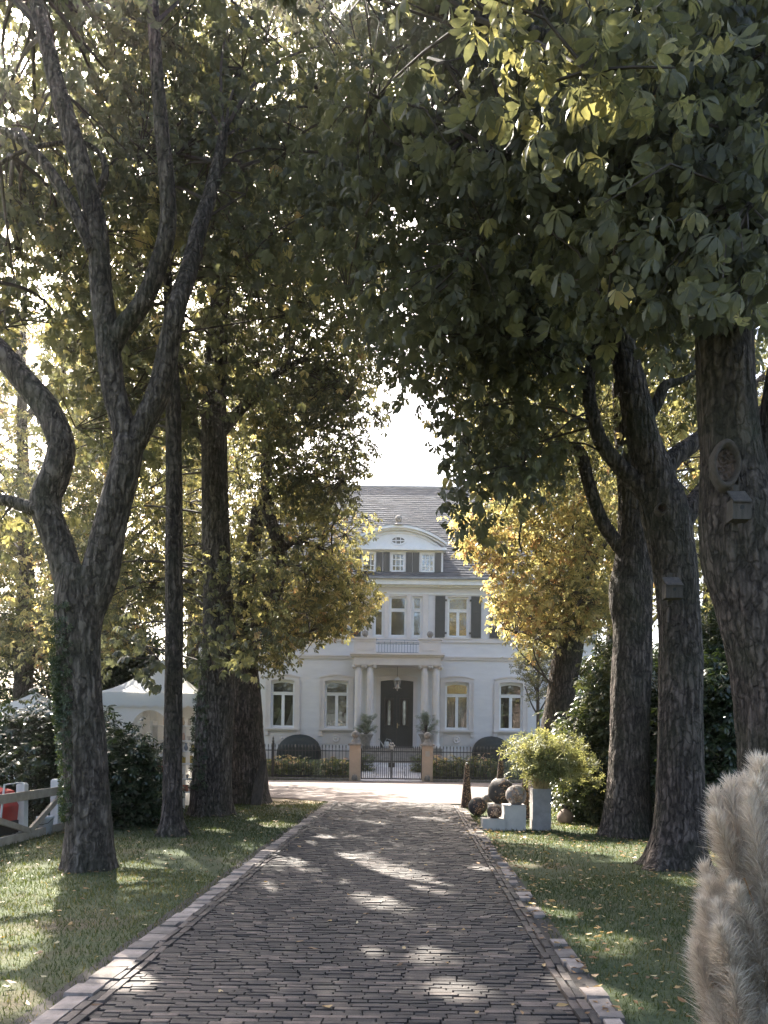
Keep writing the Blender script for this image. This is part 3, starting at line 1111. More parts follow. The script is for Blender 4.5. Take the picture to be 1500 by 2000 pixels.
    for i in range(n):
        za = zg + (zf - zg) * i / n
        zb2 = zg + (zf - zg) * (i + 1) / n
        f = MB()
        yy = 37.25 + i * .22
        x = px_(704)
        while x < px_(847) - .05:
            w_ = min(R(.8, 1.3), px_(847) - x)
            f = MB()
            f.span(x, x + w_ - .012, yy - .02, 38.34, za + (0 if i else -.1), zb2)
            f.v = [(p[0] + R(-.006, .006), p[1] + R(-.012, .012), p[2] + R(-.005, .005)) for p in f.v]
            f.build('tread', M['stepstone'], st)
            x += w_
    return zf


ZF = build_house()


def kit_lantern():
    p = V(776, 1336, 38.9)
    t = thing('porch_lantern', 'ornate pale hanging lantern in front of the dark front door', 'lantern', p)
    top = V(776, 1302, 38.9)
    b = MB()
    b.tube([(p.x, p.y, p.z + .25), (p.x, p.y, top.z)], .012, 6)
    b.build('chain', M['iron'], t)
    b = MB()
    b.lathe((p.x, p.y, p.z - .16), [(.11, 0), (.17, .34)], 6, False)
    b.build('glazing', M['lampglass'], t)
    b = MB()
    for k in range(6):
        a = math.pi * k / 3
        b.bar((p.x + .11 * math.cos(a), p.y + .11 * math.sin(a), p.z - .17), (p.x + .175 * math.cos(a), p.y + .175 * math.sin(a), p.z + .19), .022, .022)
    b.lathe((p.x, p.y, p.z + .18), [(.2, 0), (.2, .03), (.12, .08), (.07, .14), (.03, .16), (.03, .22)], 12)
    b.lathe((p.x, p.y, p.z - .36), [(.005, 0), (.03, .04), (.02, .08), (.09, .15), (.12, .2)], 12)
    for k in range(6):
        a = math.pi * k / 3
        b.bar((p.x + .1 * math.cos(a), p.y + .1 * math.sin(a), p.z - .17), (p.x + .2 * math.cos(a), p.y + .2 * math.sin(a), p.z - .22), .03, .02)
    b.build('cage', M['plinth'], t)


kit_lantern()


def curtain(label, px, x0, x1, py0, py1, mode):
    """hanging folds behind a window; mode 'swag' is gathered to the side lower down"""
    o = MB()
    y = HY + 0.42
    xa, xb, z0, z1 = hx(px + x0), hx(px + x1), hz(py0), hz(py1)
    n, m = 28, 14
    for j in range(m + 1):
        t = j / m
        for i in range(n + 1):
            s = i / n
            if mode == 'swag':
                wdt = 0.25 + 0.75 * t ** 1.5
                x = xb - (xb - xa) * (1 - s) * wdt
            elif mode == 'swagl':
                wdt = 0.25 + 0.75 * t ** 1.5
                x = xa + (xb - xa) * s * wdt
            else:
                x = xa + (xb - xa) * s
            o.v.append((x, y + .035 * math.sin(s * 31 + t) + .02 * math.sin(s * 13), z1 - (z1 - z0) * t))
    for j in range(m):
        for i in range(n):
            a = j * (n + 1) + i
            o.f.append((a, a + 1, a + n + 2, a + n + 1))
            o.t.append(.5)
    ob = o.build('curtain', M['curtain'], None, True, at=(hx(px), y, z0))
    tag(ob, label, 'curtain', 'curtains in the ground floor windows')


curtain('white curtain in the left sash of the window right of the porch', 893.5, -19, -5, 1421, 1358, '')
curtain('white curtain in the right sash of the window right of the porch', 893.5, 5, 19, 1421, 1358, '')
curtain('gathered white drape in the right sash of the window above the left awning', 553, 2, 20, 1421, 1378, 'swag')
curtain('gathered white drape in the left sash of the window above the left awning', 553, -19, -4, 1421, 1388, 'swag')
curtain('narrow bright white drape at the left edge of the window above the right awning', 999, -20, -14, 1421, 1372, '')
curtain('low white drape in the second window left of the porch', 658, -18, 18, 1421, 1412, '')


# ------------------------------------------------------------------ dome awnings over the cellar windows
def awning(label, px, hw, pyt, pyb):
    c = V(px, pyb, 39.75)
    t = thing('dome_awning', label, 'awning', (c.x, 39.75, c.z), 'dome awnings in front of the villa')
    top = V(px, pyt, 39.75).z
    k = 39.75 / F
    w, h = hw * k, top - c.z
    b = MB()
    n, m = 20, 8
    for j in range(m + 1):
        a = math.pi / 2 * j / m
        for i in range(n + 1):
            q = math.pi * i / n
            xx = -math.cos(q)
            zz = math.sin(q) ** .75
            b.v.append((c.x + w * xx * (1 if j < m else 1) * math.cos(a * .0), 39.98 - .9 * math.sin(a) * zz ** .5, c.z + .35 + (h - .35) * zz * math.cos(a * .75)))
    for j in range(m):
        for i in range(n):
            q = j * (n + 1) + i
            b.f.append((q, q + 1, q + n + 2, q + n + 1))
            b.t.append(.5)
    b.build('hood', M['awning'], t, True)
    b = MB()
    base = m * (n + 1)
    pts = []
    for i in range(n + 1):
        q = math.pi * i / n
        pts.append((c.x - w * math.cos(q), 39.98 - .9 * (math.sin(q) ** .75) ** .5, c.z + .35 + (h - .35) * math.sin(q) ** .75 * math.cos(math.pi / 2 * .75)))
    for i in range(n):
        p, q = pts[i], pts[i + 1]
        b.quad((p[0], p[1] - .002, c.z - .15), (q[0], q[1] - .002, c.z - .15), (q[0], q[1] - .002, q[2]), (p[0], p[1] - .002, p[2]))
    b.build('valance', M['awning'], t)


awning('dark green domed awning on the villa wall left of the gate', 583.5, 43, 1434, 1490)
awning('dark green domed awning on the villa wall right of the gate', 960, 38, 1438, 1490)

# ------------------------------------------------------------------ gate, pillars and iron railing
GY = 32.0
KG = GY / F
def gx(px): return V(px, 1490, GY).x
def gzz(py, px=770): return V(px, py, GY).z


def gate_pillar(label, px, plaque):
    x = gx(px)
    t = thing('gate_pillar', label, 'pillar', (x, GY, 0), 'gate pillars')
    zt = gzz(1457)
    b = MB()
    b.span(x - .225, x + .225, GY - .225, GY + .225, 0, zt)
    sh = b.build('shaft', M['sandwall'], t)
    b = MB()
    b.box((x, GY - .23, .16), (.2, .05, .2))
    b.lathe((x, GY - .2, .06), [(.13, 0), (.13, .1), (.1, .2), (.02, .24)], 12)
    b.build('guard_stone', M['capstone'], t)
    b = MB()
    b.span(x - .29, x + .29, GY - .29, GY + .29, zt, zt + .07)
    b.box((x, GY, zt + .11), (.5, .5, .08), taper=.75)
    b.lathe((x, GY, zt + .15), [(.17, 0), (.15, .05), (.1, .12), (.08, .18)], 14)
    b.build('cap', M['capstone'], t)
    b = MB()
    b.ball((x, GY, zt + .45), .15, 18, 12)
    b.build('ball', M['capstone'], t, True)
    if plaque:
        b = MB()
        b.span(x - .09, x + .09, GY - .25, GY - .226, zt - .42, zt - .2)
        b.span(x - .06, x + .06, GY - .258, GY - .25, zt - .38, zt - .24)
        b.build('plaque', M['plinth'], t)


gate_pillar('sand coloured gate pillar with stone ball on the left of the iron gate', 693.5, False)
gate_pillar('sand coloured gate pillar with stone ball and plaque on the right of the iron gate', 834.5, True)


def spear(b, x, z0, z1, y=GY, r=.011):
    b.bar((x, y, z0), (x, y, z1 - .1), r * 2, r * 2)
    b.lathe((x, y, z1 - .13), [(.012, 0), (.03, .03), (.012, .05), (.03, .075), (.002, .14)], 6)


def spear_mesh(h):
    b = MB()
    spear(b, 0, 0, h, 0)
    me = b.mesh('bar')
    me.materials.append(M['iron'])
    return me


def gate_leaf(label, pa, pb, hinge_left):
    xa, xb = gx(pa), gx(pb)
    t = thing('gate_leaf', label, 'gate', ((xa if hinge_left else xb), GY, .05), 'leaves of the iron garden gate')
    b = MB()
    zl, zm, zu = gzz(1521), gzz(1487), gzz(1468)
    for z in (zl, zm, zu): b.bar((xa, GY, z), (xb, GY, z), .03, .045)
    for x in (xa, xb): b.bar((x, GY, zl - .03), (x, GY, zu + .1), .045, .045)
    b.build('gate_frame', M['iron'], t)
    n = 14
    me, me2 = spear_mesh(gzz(1457) - zl), spear_mesh(zm + .06 - zl)
    for i in range(1, n):
        x = xa + (xb - xa) * i / n
        o = link('bar', me, M['iron'], t)
        o.location = Vector((x, GY, zl)) - t.location
        if i % 1 == 0:
            pass
    xm = xb if hinge_left else xa
    b = MB()
    b.lathe((xm, GY, zu + .08), [(.03, 0), (.06, .04), (.03, .08), (.055, .11), (.002, .2)], 10)
    for k in range(2):
        b.ball((xm + (-.06 if hinge_left else .06) * (k + .3), GY - .03, gzz(1452 + 4 * k)), .04, 10, 8)
    b.build('finial', M['plinth'], t, True)
    b = MB()
    b.box((xm + (-.06 if hinge_left else .06), GY, gzz(1494)), (.11, .06, .2))
    b.build('lock', M['iron'], t)


gate_leaf('left leaf of the black iron garden gate between the pillars', 706, 763.5, True)
gate_leaf('right leaf of the black iron garden gate between the pillars', 766, 823, False)


def railing(label, pa, pb, posts):
    xa, xb = gx(pa), gx(pb)
    t = thing('iron_railing', label, 'fence', (xa, GY, 0), 'iron railings along the villa garden')
    zl, zu, zt = gzz(1517), gzz(1468), gzz(1456)
    b = MB()
    b.bar((xa, GY, zl), (xb, GY, zl), .03, .04)
    b.build('rail', M['iron'], t)
    b = MB()
    b.bar((xa, GY, zu), (xb, GY, zu), .03, .04)
    b.build('rail', M['iron'], t)
    b = MB()
    b.span(xa, xb, GY - .1, GY + .1, -.05, .12)
    b.build('base_wall', M['capstone'], t)
    me = spear_mesh(zt - .1)
    ms = spear_mesh(zl + .45)
    n = int((xb - xa) / .14)
    for i in range(1, n):
        o = link('bar', me, M['iron'], t)
        o.location = Vector((xa + (xb - xa) * i / n, GY, .1)) - t.location
        if i % 2:
            o = link('short_bar', ms, M['iron'], t)
            o.location = Vector((xa + (xb - xa) * (i + .5) / n, GY, .1)) - t.location
    for p in posts:
        x = gx(p)
        b = MB()
        b.span(x - .045, x + .045, GY - .045, GY + .045, 0, zt)
        b.lathe((x, GY, zt), [(.07, 0), (.07, .03), (.04, .06), (.06, .12), (.03, .2), (.045, .23), (.002, .34)], 10)
        b.build('post', M['iron'], t)


railing('black iron railing with spear tips on the left of the gate', 425, 682, (533, 428))
railing('black iron railing with spear tips on the right of the gate', 846, 1090, (1030,))


# ------------------------------------------------------------------ leaves: templates and clusters
def leaflet(L, W, az, droop, fold, lod):
    """one obovate leaflet along +x turned by az; returns verts, faces"""
    if lod == 2:
        prof = [(0.0, .03), (.35, .20), (.66, .5), (.86, .38), (1.0, .0)]
    elif lod == 1:
        prof = [(0.0, 0.0), (.62, .5), (1.0, 0.0)]
    else:
        prof = None
    ca, sa = math.cos(az), math.sin(az)
    v, f = [], []
    def P(t, w):
        x = L * t * math.cos(droop * t * .8)
        z = -L * math.sin(droop * t) * t * .9 + abs(w) * fold * W
        return (x * ca - w * W * sa, x * sa + w * W * ca, z)
    if lod == 0:
        v = [P(0, 0), P(.7, -.46), P(1, 0), P(.7, .46)]
        f = [(0, 1, 2), (0, 2, 3)]
    elif lod == 1:
        v = [P(0, 0), P(.42, -.33), P(.42, .33), P(.76, -.5), P(.76, .5), P(1, 0)]
        f = [(0, 1, 2), (1, 3, 4), (1, 4, 2), (3, 5, 4)]
    else:
        for t, w in prof:
            v += [P(t, -w), P(t, 0), P(t, w)]
        for i in range(len(prof) - 1):
            a = 3 * i
            f += [(a, a + 3, a + 4), (a, a + 4, a + 1), (a + 1, a + 4, a + 5), (a + 1, a + 5, a + 2)]
    return v, f


def palm(n, L, wr, spread, droop, fold, lod):
    V_, F_ = [], []
    for i in range(n):
        t = (i / (n - 1) * 2 - 1)
        az = t * spread + R(-.08, .08)
        l = L * (1 - .38 * abs(t) ** 1.5) * R(.92, 1.05)
        v, f = leaflet(l, l * wr, az, droop * R(.7, 1.3), fold, lod)
        b = len(V_)
        V_ += [(x, y, z - .004 * i) for x, y, z in v]
        F_ += [tuple(b + k for k in q) for q in f]
    return np.array(V_), np.array(F_)


def rosette(n, L, wr, droop, lod=0):
    V_, F_ = [], []
    for i in range(n):
        az = 2 * math.pi * i / n + R(-.2, .2)
        v, f = leaflet(L * R(.8, 1.1), L * wr, az, droop * R(.5, 1.4), .1, lod)
        b = len(V_)
        V_ += v
        F_ += [tuple(b + k for k in q) for q in f]
    return np.array(V_), np.array(F_)


TPL = {
    'near': [palm(random.choice((5, 6, 7)), .20, .38, 1.8, R(.6, 1.35), .18, 2) for _ in range(8)],
    'mid': [palm(random.choice((5, 6, 7)), .18, .38, 1.8, R(.4, 1.2), .15, 1) for _ in range(6)],
    'far': [palm(5, .18, .46, 1.8, R(.3, 1.0), .1, 0) for _ in range(6)],
    'rhodo': [rosette(7, .14, .34, .5, 1) for _ in range(4)],
    'hedge': [rosette(6, .14, .36, .5, 0) for _ in range(4)],
    'small': [rosette(5, .06, .45, .4) for _ in range(4)],
    'olive': [rosette(6, .11, .22, .3) for _ in range(4)],
}


def orient(n, droop=.45, up=.9, dirs=None):
    """random frames: forward mostly sideways and drooping, normal mostly up"""
    a = rng.uniform(0, 2 * np.pi, n)
    f = np.stack([np.cos(a), np.sin(a), -droop + rng.normal(0, .35, n)], 1)
    if dirs is not None:
        f += dirs
    f /= np.linalg.norm(f, axis=1, keepdims=True)
    u = np.stack([rng.normal(0, .45, n), rng.normal(0, .45, n), np.full(n, up)], 1)
    u -= f * np.sum(u * f, 1, keepdims=True)
    u /= np.linalg.norm(u, axis=1, keepdims=True) + 1e-9
    s = np.cross(u, f)
    return np.stack([f, s, u], 2)                 # columns


def leaf_mesh(name, P, tint, tpl, size, droop=.45, up=.9, origin=None, dirs=None):
    n = len(P)
    Rm = orient(n, droop, up, dirs)
    if np.isscalar(size):
        size = np.full(n, size)
    size = size * rng.uniform(.75, 1.2, n)
    which = rng.integers(0, len(TPL[tpl]), n)
    VV, FF, TT, base = [], [], [], 0
    for k, (tv, tf) in enumerate(TPL[tpl]):
        idx = np.where(which == k)[0]
        if not len(idx): continue
        v = np.einsum('nij,kj->nki', Rm[idx], tv) * size[idx][:, None, None] + P[idx][:, None, :]
        f = tf[None] + (np.arange(len(idx)) * len(tv))[:, None, None] + base
        VV.append(v.reshape(-1, 3))
        FF.append(f.reshape(-1, 3))
        t = np.repeat(tint[idx], len(tf)) + rng.normal(0, .02, len(idx) * len(tf))
        TT.append(np.clip(t, 0, 1))
        base += len(idx) * len(tv)
    V_ = np.concatenate(VV)
    if origin is not None:
        V_ = V_ - np.array(origin)[None]
    return npmesh(name, V_, np.concatenate(FF), np.concatenate(TT))


def inpoly(x, y, poly):
    c = np.zeros(len(x), bool)
    n = len(poly)
    for i in range(n):
        x0, y0 = poly[i]
        x1, y1 = poly[(i + 1) % n]
        if y0 == y1: continue
        cond = ((y0 > y) != (y1 > y)) & (x < (x1 - x0) * (y - y0) / (y1 - y0) + x0)
        c ^= cond
    return c


# the open vista along the drive that the crowns leave free (sky over the roof, and the villa)
VISTA = [(490, 1338), (545, 1330), (580, 1290), (600, 1262), (650, 1246), (690, 1258), (706, 1225), (748, 1175), (742, 1135), (702, 1092), (722, 1040),
         (748, 1008), (700, 985), (684, 950), (720, 925), (745, 880), (752, 830), (760, 815), (790, 800), (812, 815),
         (835, 850), (850, 905), (880, 940), (850, 1000), (872, 1040), (908, 1085), (948, 1140), (962, 1225), (1008, 1268), (1012, 1320), (1062, 1338), (1075, 1560), (490, 1560)]
THIN = [(740, 960), (750, 780), (770, 620), (840, 600), (860, 720), (880, 930)]


# gaps in the leaf canopy where the sun comes through: the spots they light, and their half width
GAPS = []
for px, py, r in ((570, 1692, .22), (700, 1688, .3), (750, 1706, .34), (800, 1722, .3), (842, 1742, .26), (700, 1772, .2), (770, 1780, .26), (592, 1652, .18), (640, 1640, .15), (745, 1612, .3), (850, 1604, .34), (690, 1606, .25), (620, 1612, .2),
                  (255, 1922, .2), (225, 1925, .15), (520, 1745, .14), (730, 1880, .12), (860, 1892, .16), (905, 1960, .14), (940, 1700, .16), (660, 1732, .15), (900, 1800, .1),
                  (25, 1705, .3), (60, 1730, .2), (15, 1830, .22), (40, 1950, .25), (70, 1960, .2), (30, 1880, .16), (440, 1622, .3), (545, 1612, .34), (490, 1652, .25), (350, 1665, .25), (285, 1690, .25), (90, 1690, .25), (600, 1600, .25), (470, 1600, .3), (250, 1720, .15),
                  (950, 1632, .35), (1000, 1638, .4), (1060, 1640, .4), (1110, 1650, .4), (1160, 1660, .35), (1210, 1668, .3), (1250, 1680, .25), (1345, 1722, .2), (1365, 1730, .16), (1085, 1780, .2), (1190, 1850, .18), (1220, 1840, .16), (1160, 1940, .2), (1200, 1960, .16), (1020, 1690, .2), (1390, 1668, .25)):
    GAPS.append((G(px, py), r))
for px, py, Yd, r in ((1030, 1450, 14.2, .4), (1070, 1440, 14.2, .45), (1110, 1460, 14.2, .4), (1050, 1500, 14.1, .35), (1130, 1500, 14.2, .3), (1000, 1545, 15.0, .4), (955, 1560, 15.5, .35), (912, 1540, 18.0, .3),
                      (1130, 1390, 17.0, .35), (1180, 1440, 17, .4), (1195, 1330, 17.4, .35), (1150, 1510, 16.5, .45), (1190, 1550, 16.2, .35), (1120, 1460, 16.5, .35), (1280, 1500, 16.4, .3), (330, 1330, 17.2, .6), (290, 1340, 17.2, .6), (370, 1345, 17.2, .5), (310, 1430, 16.6, .4),
                      (950, 70, 4.8, .22), (1060, 150, 4.9, .2), (1080, 260, 5.0, .2), (1150, 170, 5.0, .18), (1040, 40, 4.8, .2), (1120, 60, 4.9, .2), (920, 20, 5.0, .2), (1190, 330, 5.4, .14),
                      (40, 850, 22, .8), (80, 1150, 22, .8), (100, 950, 24, .8)):
    GAPS.append((V(px, py, Yd), r))


def keep_gaps(P):
    ok = np.ones(len(P), bool)
    sd = np.array(SUN)
    for c, r in GAPS:
        d = P - np.array(c)[None]
        t_ = d @ sd
        q = np.linalg.norm(d - t_[:, None] * sd[None], axis=1)
        ok &= ~((t_ > .7) & (q < r + .06))
    return ok


# ------------------------------------------------------------------ trees
def catmull(pts, step):
    """resample control points (Vector + radius) smoothly"""
    out = []
    P = [pts[0]] + pts + [pts[-1]]
    for i in range(1, len(P) - 2):
        p0, p1, p2, p3 = (np.array((*q[0], q[1])) for q in P[i - 1:i + 3])
        L = np.linalg.norm(p2[:3] - p1[:3])
        n = max(int(L / step), 1)
        for k in range(n):
            t = k / n
            out.append(.5 * ((2 * p1) + (-p0 + p2) * t + (2 * p0 - 5 * p1 + 4 * p2 - p3) * t * t + (-p0 + 3 * p1 - 3 * p2 + p3) * t ** 3))
    out.append(np.array((*pts[-1][0], pts[-1][1])))
    return out


def limb_mesh(b, pts, step=.06, n=40, flare=False, rough=.05, seed=0):
    """a bark-covered tube with ridges; with flare, root swellings at the foot"""
    rs = catmull(pts, step)
    base = len(b.v)
    T = Vector(rs[1][:3] - rs[0][:3]).normalized()
    N = T.orthogonal().normalized() if abs(T.z) < .9 else (Vector((1, 0, 0)) - T * T.x).normalized()
    z0 = rs[0][2]
    for i, q in enumerate(rs):
        a, c = rs[min(i + 1, len(rs) - 1)], rs[max(i - 1, 0)]
        t = Vector(a[:3] - c[:3]).normalized()
        N = (N - t * N.dot(t)).normalized()
        B = t.cross(N)
        p = Vector(q[:3])
        for k in range(n):
            an = 2 * math.pi * k / n
            d = N * math.cos(an) + B * math.sin(an)
            r = q[3]
            big = mnoise.noise((d.x * 1.3 + seed, d.y * 1.3, p.z * .8))
            fine = mnoise.noise((d.x * q[3] * 22 + seed, d.y * q[3] * 22, p.z * 3.2))
            rr = r * (1 + .10 * big) + rough * min(r, .4) * fine * .8
            if flare:
                h = max(p.z - z0, 0)
                lob = .55 + .45 * math.sin(an * 5 + seed) + .3 * math.sin(an * 3 + 1.7 * seed)
                rr *= 1 + .42 * math.exp(-h / .22) * max(lob, .1)
            v = p + d * rr
            b.v.append((v.x, v.y, v.z))
    for i in range(len(rs) - 1):
        for k in range(n):
            k2 = (k + 1) % n
            b.f.append((base + i * n + k, base + i * n + k2, base + (i + 1) * n + k2, base + (i + 1) * n + k))
            b.t.append(.5)
    b.f.append(tuple(base + (len(rs) - 1) * n + k for k in range(n)))
    b.t.append(.5)
    return rs


class Tree:
    def __init__(s, name, label, base, group, bark='bark'):
        s.o = thing(name, label, 'tree', base, group)
        s.lines, s.bark, s.guard = [], bark, []
        s.seed = R(0, 50)
        s.dens_hi, s.dens_lo = 1.0, 1.08

    def px(s, pts, Y):
        out = []
        for q in pts:
            y = q[3] if len(q) > 3 else Y
            out.append((V(q[0], q[1], y), q[2] / 2 / F * y))
        return out

    def limb(s, name, pts, Y=None, flare=False, n=36, step=.07, guard=True):
        w = s.px(pts, Y) if Y else pts
        b = MB()
        rs = limb_mesh(b, w, step, n, flare, .05, s.seed)
        b.build(name, M[s.bark], s.o, True)
        s.lines += [q for q in rs[::3]]
        if Y and guard:
            for q in pts:
                s.guard.append((q[0], q[1], q[2], q[3] if len(q) > 3 else Y))
        return w

    def foliage(s, regions, tpl, size, gap=True, cl=11, name='crown', mat='chest', twigs=True, individual=0, spread=.3, world=()):
        """regions: (px, py, rx, ry, Y0, Y1, clusters, tint, tintvar)"""
        L = np.array([q[:3] for q in s.lines])
        PP, TT, DD = [], [], []
        tw = MB()
        for (px, py, rx, ry, y0, y1, ncl, ti, tv) in regions:
            cs = []
            ncl = max(int(ncl * (s.dens_hi if py < 700 else s.dens_lo)), 3)
            while len(cs) < ncl:
                a, r = R(0, 2 * math.pi), math.sqrt(R(0, 1))
                x, y, d = px + rx * r * math.cos(a), py + ry * r * math.sin(a), R(y0, y1)
                cs.append(V(x, y, d))
            cs = np.array(cs)
            if gap:
                qx, qy = project(cs)
                ok = ~inpoly(qx + rng.normal(0, 13, len(qx)), qy + rng.normal(0, 13, len(qx)), VISTA)
                thin = inpoly(qx, qy, THIN)
                ok &= ~(thin & (rng.random(len(cs)) < .3))
                cs = cs[ok]
            if not len(cs): continue
            ct = np.clip(rng.normal(ti, tv, len(cs)), 0, 1)
            n = len(cs)
            k = rng.integers(int(cl * .6), int(cl * 1.5) + 1, n)
            idx = np.repeat(np.arange(n), k)
            off = rng.normal(0, 1, (len(idx), 3)) * np.array([spread, spread, spread * .62])
            p = cs[idx] + off
            PP.append(p)
            TT.append(np.clip(ct[idx] + rng.normal(0, .09, len(idx)) + (rng.random(len(idx)) < .06) * .35, 0, 1))
            DD.append(off * 1.6)
            if twigs:
                nh = max(n // 9, 1)
                hubs = cs[rng.choice(n, nh, replace=False)]
                for h in hubs:
                    d = np.linalg.norm(L - h, axis=1) + np.maximum(L[:, 2] - h[2], 0) * .6
                    e = L[random.choice(np.argsort(d)[:7].tolist())]
                    if np.linalg.norm(e - h) < 6.5:
                        D = np.linalg.norm(e - h)
                        sag = Vector((R(-.12, .12), R(-.12, .12), R(.02, .1))) * D
                        pts = [Vector(e), Vector(e * .66 + h * .34) + sag, Vector(e * .33 + h * .67) + sag * .8, Vector(h)]
                        r0 = min(.010 + .006 * D, .03)
                        rs = catmull([(pts[0], r0), (pts[1], r0 * .75), (pts[2], r0 * .5), (pts[3], r0 * .25)], .3)
                        a_ = np.array([q[:3] for q in rs])
                        ux, uy = project(np.maximum(a_, [[-1e9, .3, -1e9]]))
                        if any(((np.abs(ux - g_[0]) < g_[2] * .6) & (np.abs(uy - g_[1]) < 70) & (a_[:, 1] < g_[3])).any() for g_ in GUARDS if g_[1] > 560):
                            continue
                        tw.tube([q[:3] for q in rs], [q[3] for q in rs], 5, False)
                for c in cs:
                    d = np.linalg.norm(hubs - c, axis=1)
                    h = hubs[np.argmin(d)]
                    D = np.linalg.norm(h - c)
                    if .15 < D < 3:
                        m_ = (Vector(h) + Vector(c)) / 2 + Vector((R(-.1, .1), R(-.1, .1), R(0, .12))) * D
                        tw.tube([Vector(h), m_, Vector(c)], [.012, .009, .004], 4, False)
        for (c, r3, ncl, ti) in world:                # unseen crown parts over and behind the camera, added to block skylight
            d = rng.normal(0, 1, (ncl, 3))
            d = d / np.linalg.norm(d, axis=1, keepdims=True) * (rng.random((ncl, 1)) ** .4)
            cs = np.array(c)[None] + d * np.array(r3)[None]
            idx = np.repeat(np.arange(ncl), cl)
            off = rng.normal(0, spread, (len(idx), 3))
            PP.append(cs[idx] + off)
            TT.append(np.clip(rng.normal(ti, .1, len(idx)), 0, 1))
            DD.append(off)
        P, T, D = np.concatenate(PP), np.concatenate(TT), np.concatenate(DD)
        qx, qy = project(np.maximum(P, [[-1e9, .3, -1e9]]))
        ok = np.ones(len(P), bool)
        if gap:
            ok &= ~inpoly(qx + rng.normal(0, 9, len(P)), qy + rng.normal(0, 9, len(P)), VISTA)
        for (gxp, gyp, w, Yg) in GUARDS:
            ok &= ~((np.abs(qx - gxp) < w * .62) & (np.abs(qy - gyp) < 62) & (P[:, 1] < Yg + .35))
        ok &= keep_gaps(P)
        ok &= (P[:, 1] > 3.4) | (P[:, 2] > CH + 1.05 * np.maximum(P[:, 1], 0) + 1.5)
        P, T, D = P[ok], T[ok], D[ok]
        if individual:
            dist = P[:, 1]
            qx, qy = project(np.maximum(P, [[-1e9, .3, -1e9]]))
            vis = (P[:, 1] > 1) & (qx > 0) & (qx < 1500) & (qy > 0) & (qy < 2000)
            order = np.argsort(np.where(vis, dist, 99))[:individual]
            vm = []
            for k, (tv_, tf_) in enumerate(TPL['near']):
                for tint in (.18, .34, .55):
                    me = npmesh('leaf', tv_, tf_, np.clip(tint + rng.normal(0, .04, len(tf_)), 0, 1))
                    me.materials.append(M[mat])
                    vm.append(me)
            Rm = orient(len(order), 1.0, .7, D[order])
            for j, i in enumerate(order):
                which = 0 if T[i] < .26 else 1 if T[i] < .45 else 2
                o = bpy.data.objects.new('leaf', vm[random.randrange(8) * 3 + which])
                C.objects.link(o)
                o.parent = s.o
                m4 = Matrix(Rm[j].tolist()).to_4x4()
                o.matrix_local = Matrix.Translation(Vector(P[i]) - s.o.location) @ m4 @ Matrix.Scale(R(.8, 1.15) * size, 4)
            keep = np.ones(len(P), bool)
            keep[order] = False
            P, T, D = P[keep], T[keep], D[keep]
        me = leaf_mesh(name, P, T, tpl, size, droop=.6, origin=s.o.location, dirs=D)
        o = tag(link(name, me, M[mat], s.o), kind='stuff')
        if tw.v:
            tag(tw.build('twigs', M['twig'], s.o), kind='stuff')


TREES = {}
def T_(key, label, base, bark='bark', group='chestnut trees lining the drive', name='chestnut_tree'):
    TREES[key] = Tree(name, label, base, group, bark)
    return TREES[key]


# left row ---------------------------------------------------------------
t = T_('L1', 'ivy-clad forked chestnut on the left lawn, nearest of the left row', G(172, 1697), 'bark2')
Y = G(172, 1697).y
t.limb('trunk', [(170, 1712, 92), (172, 1690, 90), (172, 1600, 82), (164, 1450, 80), (156, 1330, 78), (152, 1240, 82), (158, 1160, 92), (165, 1110, 84)], Y, True, 72, .05)
t.limb('limb', [(160, 1200, 50), (138, 1140, 56), (115, 1065, 58), (88, 985, 60), (108, 925, 55), (120, 870, 52), (92, 800, 50), (42, 738, 46), (0, 688, 44), (-70, 610, 36), (-150, 480, 24)], Y)
t.limb('limb', [(165, 1210, 60), (192, 1130, 68), (216, 1020, 64), (240, 930, 60), (254, 860, 54)], Y)
t.limb('limb', [(250, 885, 48), (240, 830, 46), (222, 760, 44), (210, 660, 46), (197, 560, 42), (190, 450, 40), (166, 350, 40), (140, 260, 38), (115, 180, 34), (92, 90, 30), (70, 0, 26), (50, -120, 18)], Y)
t.limb('limb', [(250, 890, 42), (276, 838, 42), (310, 765, 42), (327, 690, 40), (345, 600, 36), (368, 530, 34, Y + .3), (390, 445, 30, Y + .6), (412, 375, 26, Y + .9), (440, 250, 18, Y + 1.2)], Y)
t.limb('limb', [(213, 700, 30), (234, 650, 36), (280, 588, 34), (310, 515, 34), (328, 440, 32), (326, 350, 30), (316, 250, 28), (304, 110, 24), (300, 0, 20), (310, -120, 14)], Y)
t.limb('branch', [(178, 490, 20), (150, 420, 24), (105, 345, 22), (60, 290, 18), (0, 252, 14), (-60, 240, 8)], Y - .1, n=14)
t.limb('branch', [(95, 1000, 26), (60, 992, 28), (25, 980, 24), (-30, 965, 20), (-90, 900, 14)], Y - .1, n=14)
t.limb('branch', [(190, 380, 12), (206, 340, 14), (195, 300, 10), (150, 278, 10), (60, 290, 8), (0, 320, 8)], Y + .1, n=12)
t = T_('L2', 'slim straight tree with a swollen foot between two thicker trunks on the left lawn', G(336, 1632), group='slender trees', name='young_tree')
Y = G(336, 1632).y
t.limb('trunk', [(336, 1642, 60), (336, 1622, 52), (336, 1580, 40), (338, 1400, 35), (340, 1200, 33), (340, 1000, 31), (338, 800, 28), (335, 700, 25), (330, 600, 19), (326, 480, 12)], Y, True, 40, .06)
t = T_('L3', 'thick grey chestnut trunk standing straight, left row beside the slim tree', G(412, 1592), 'bark2')
Y = G(412, 1592).y
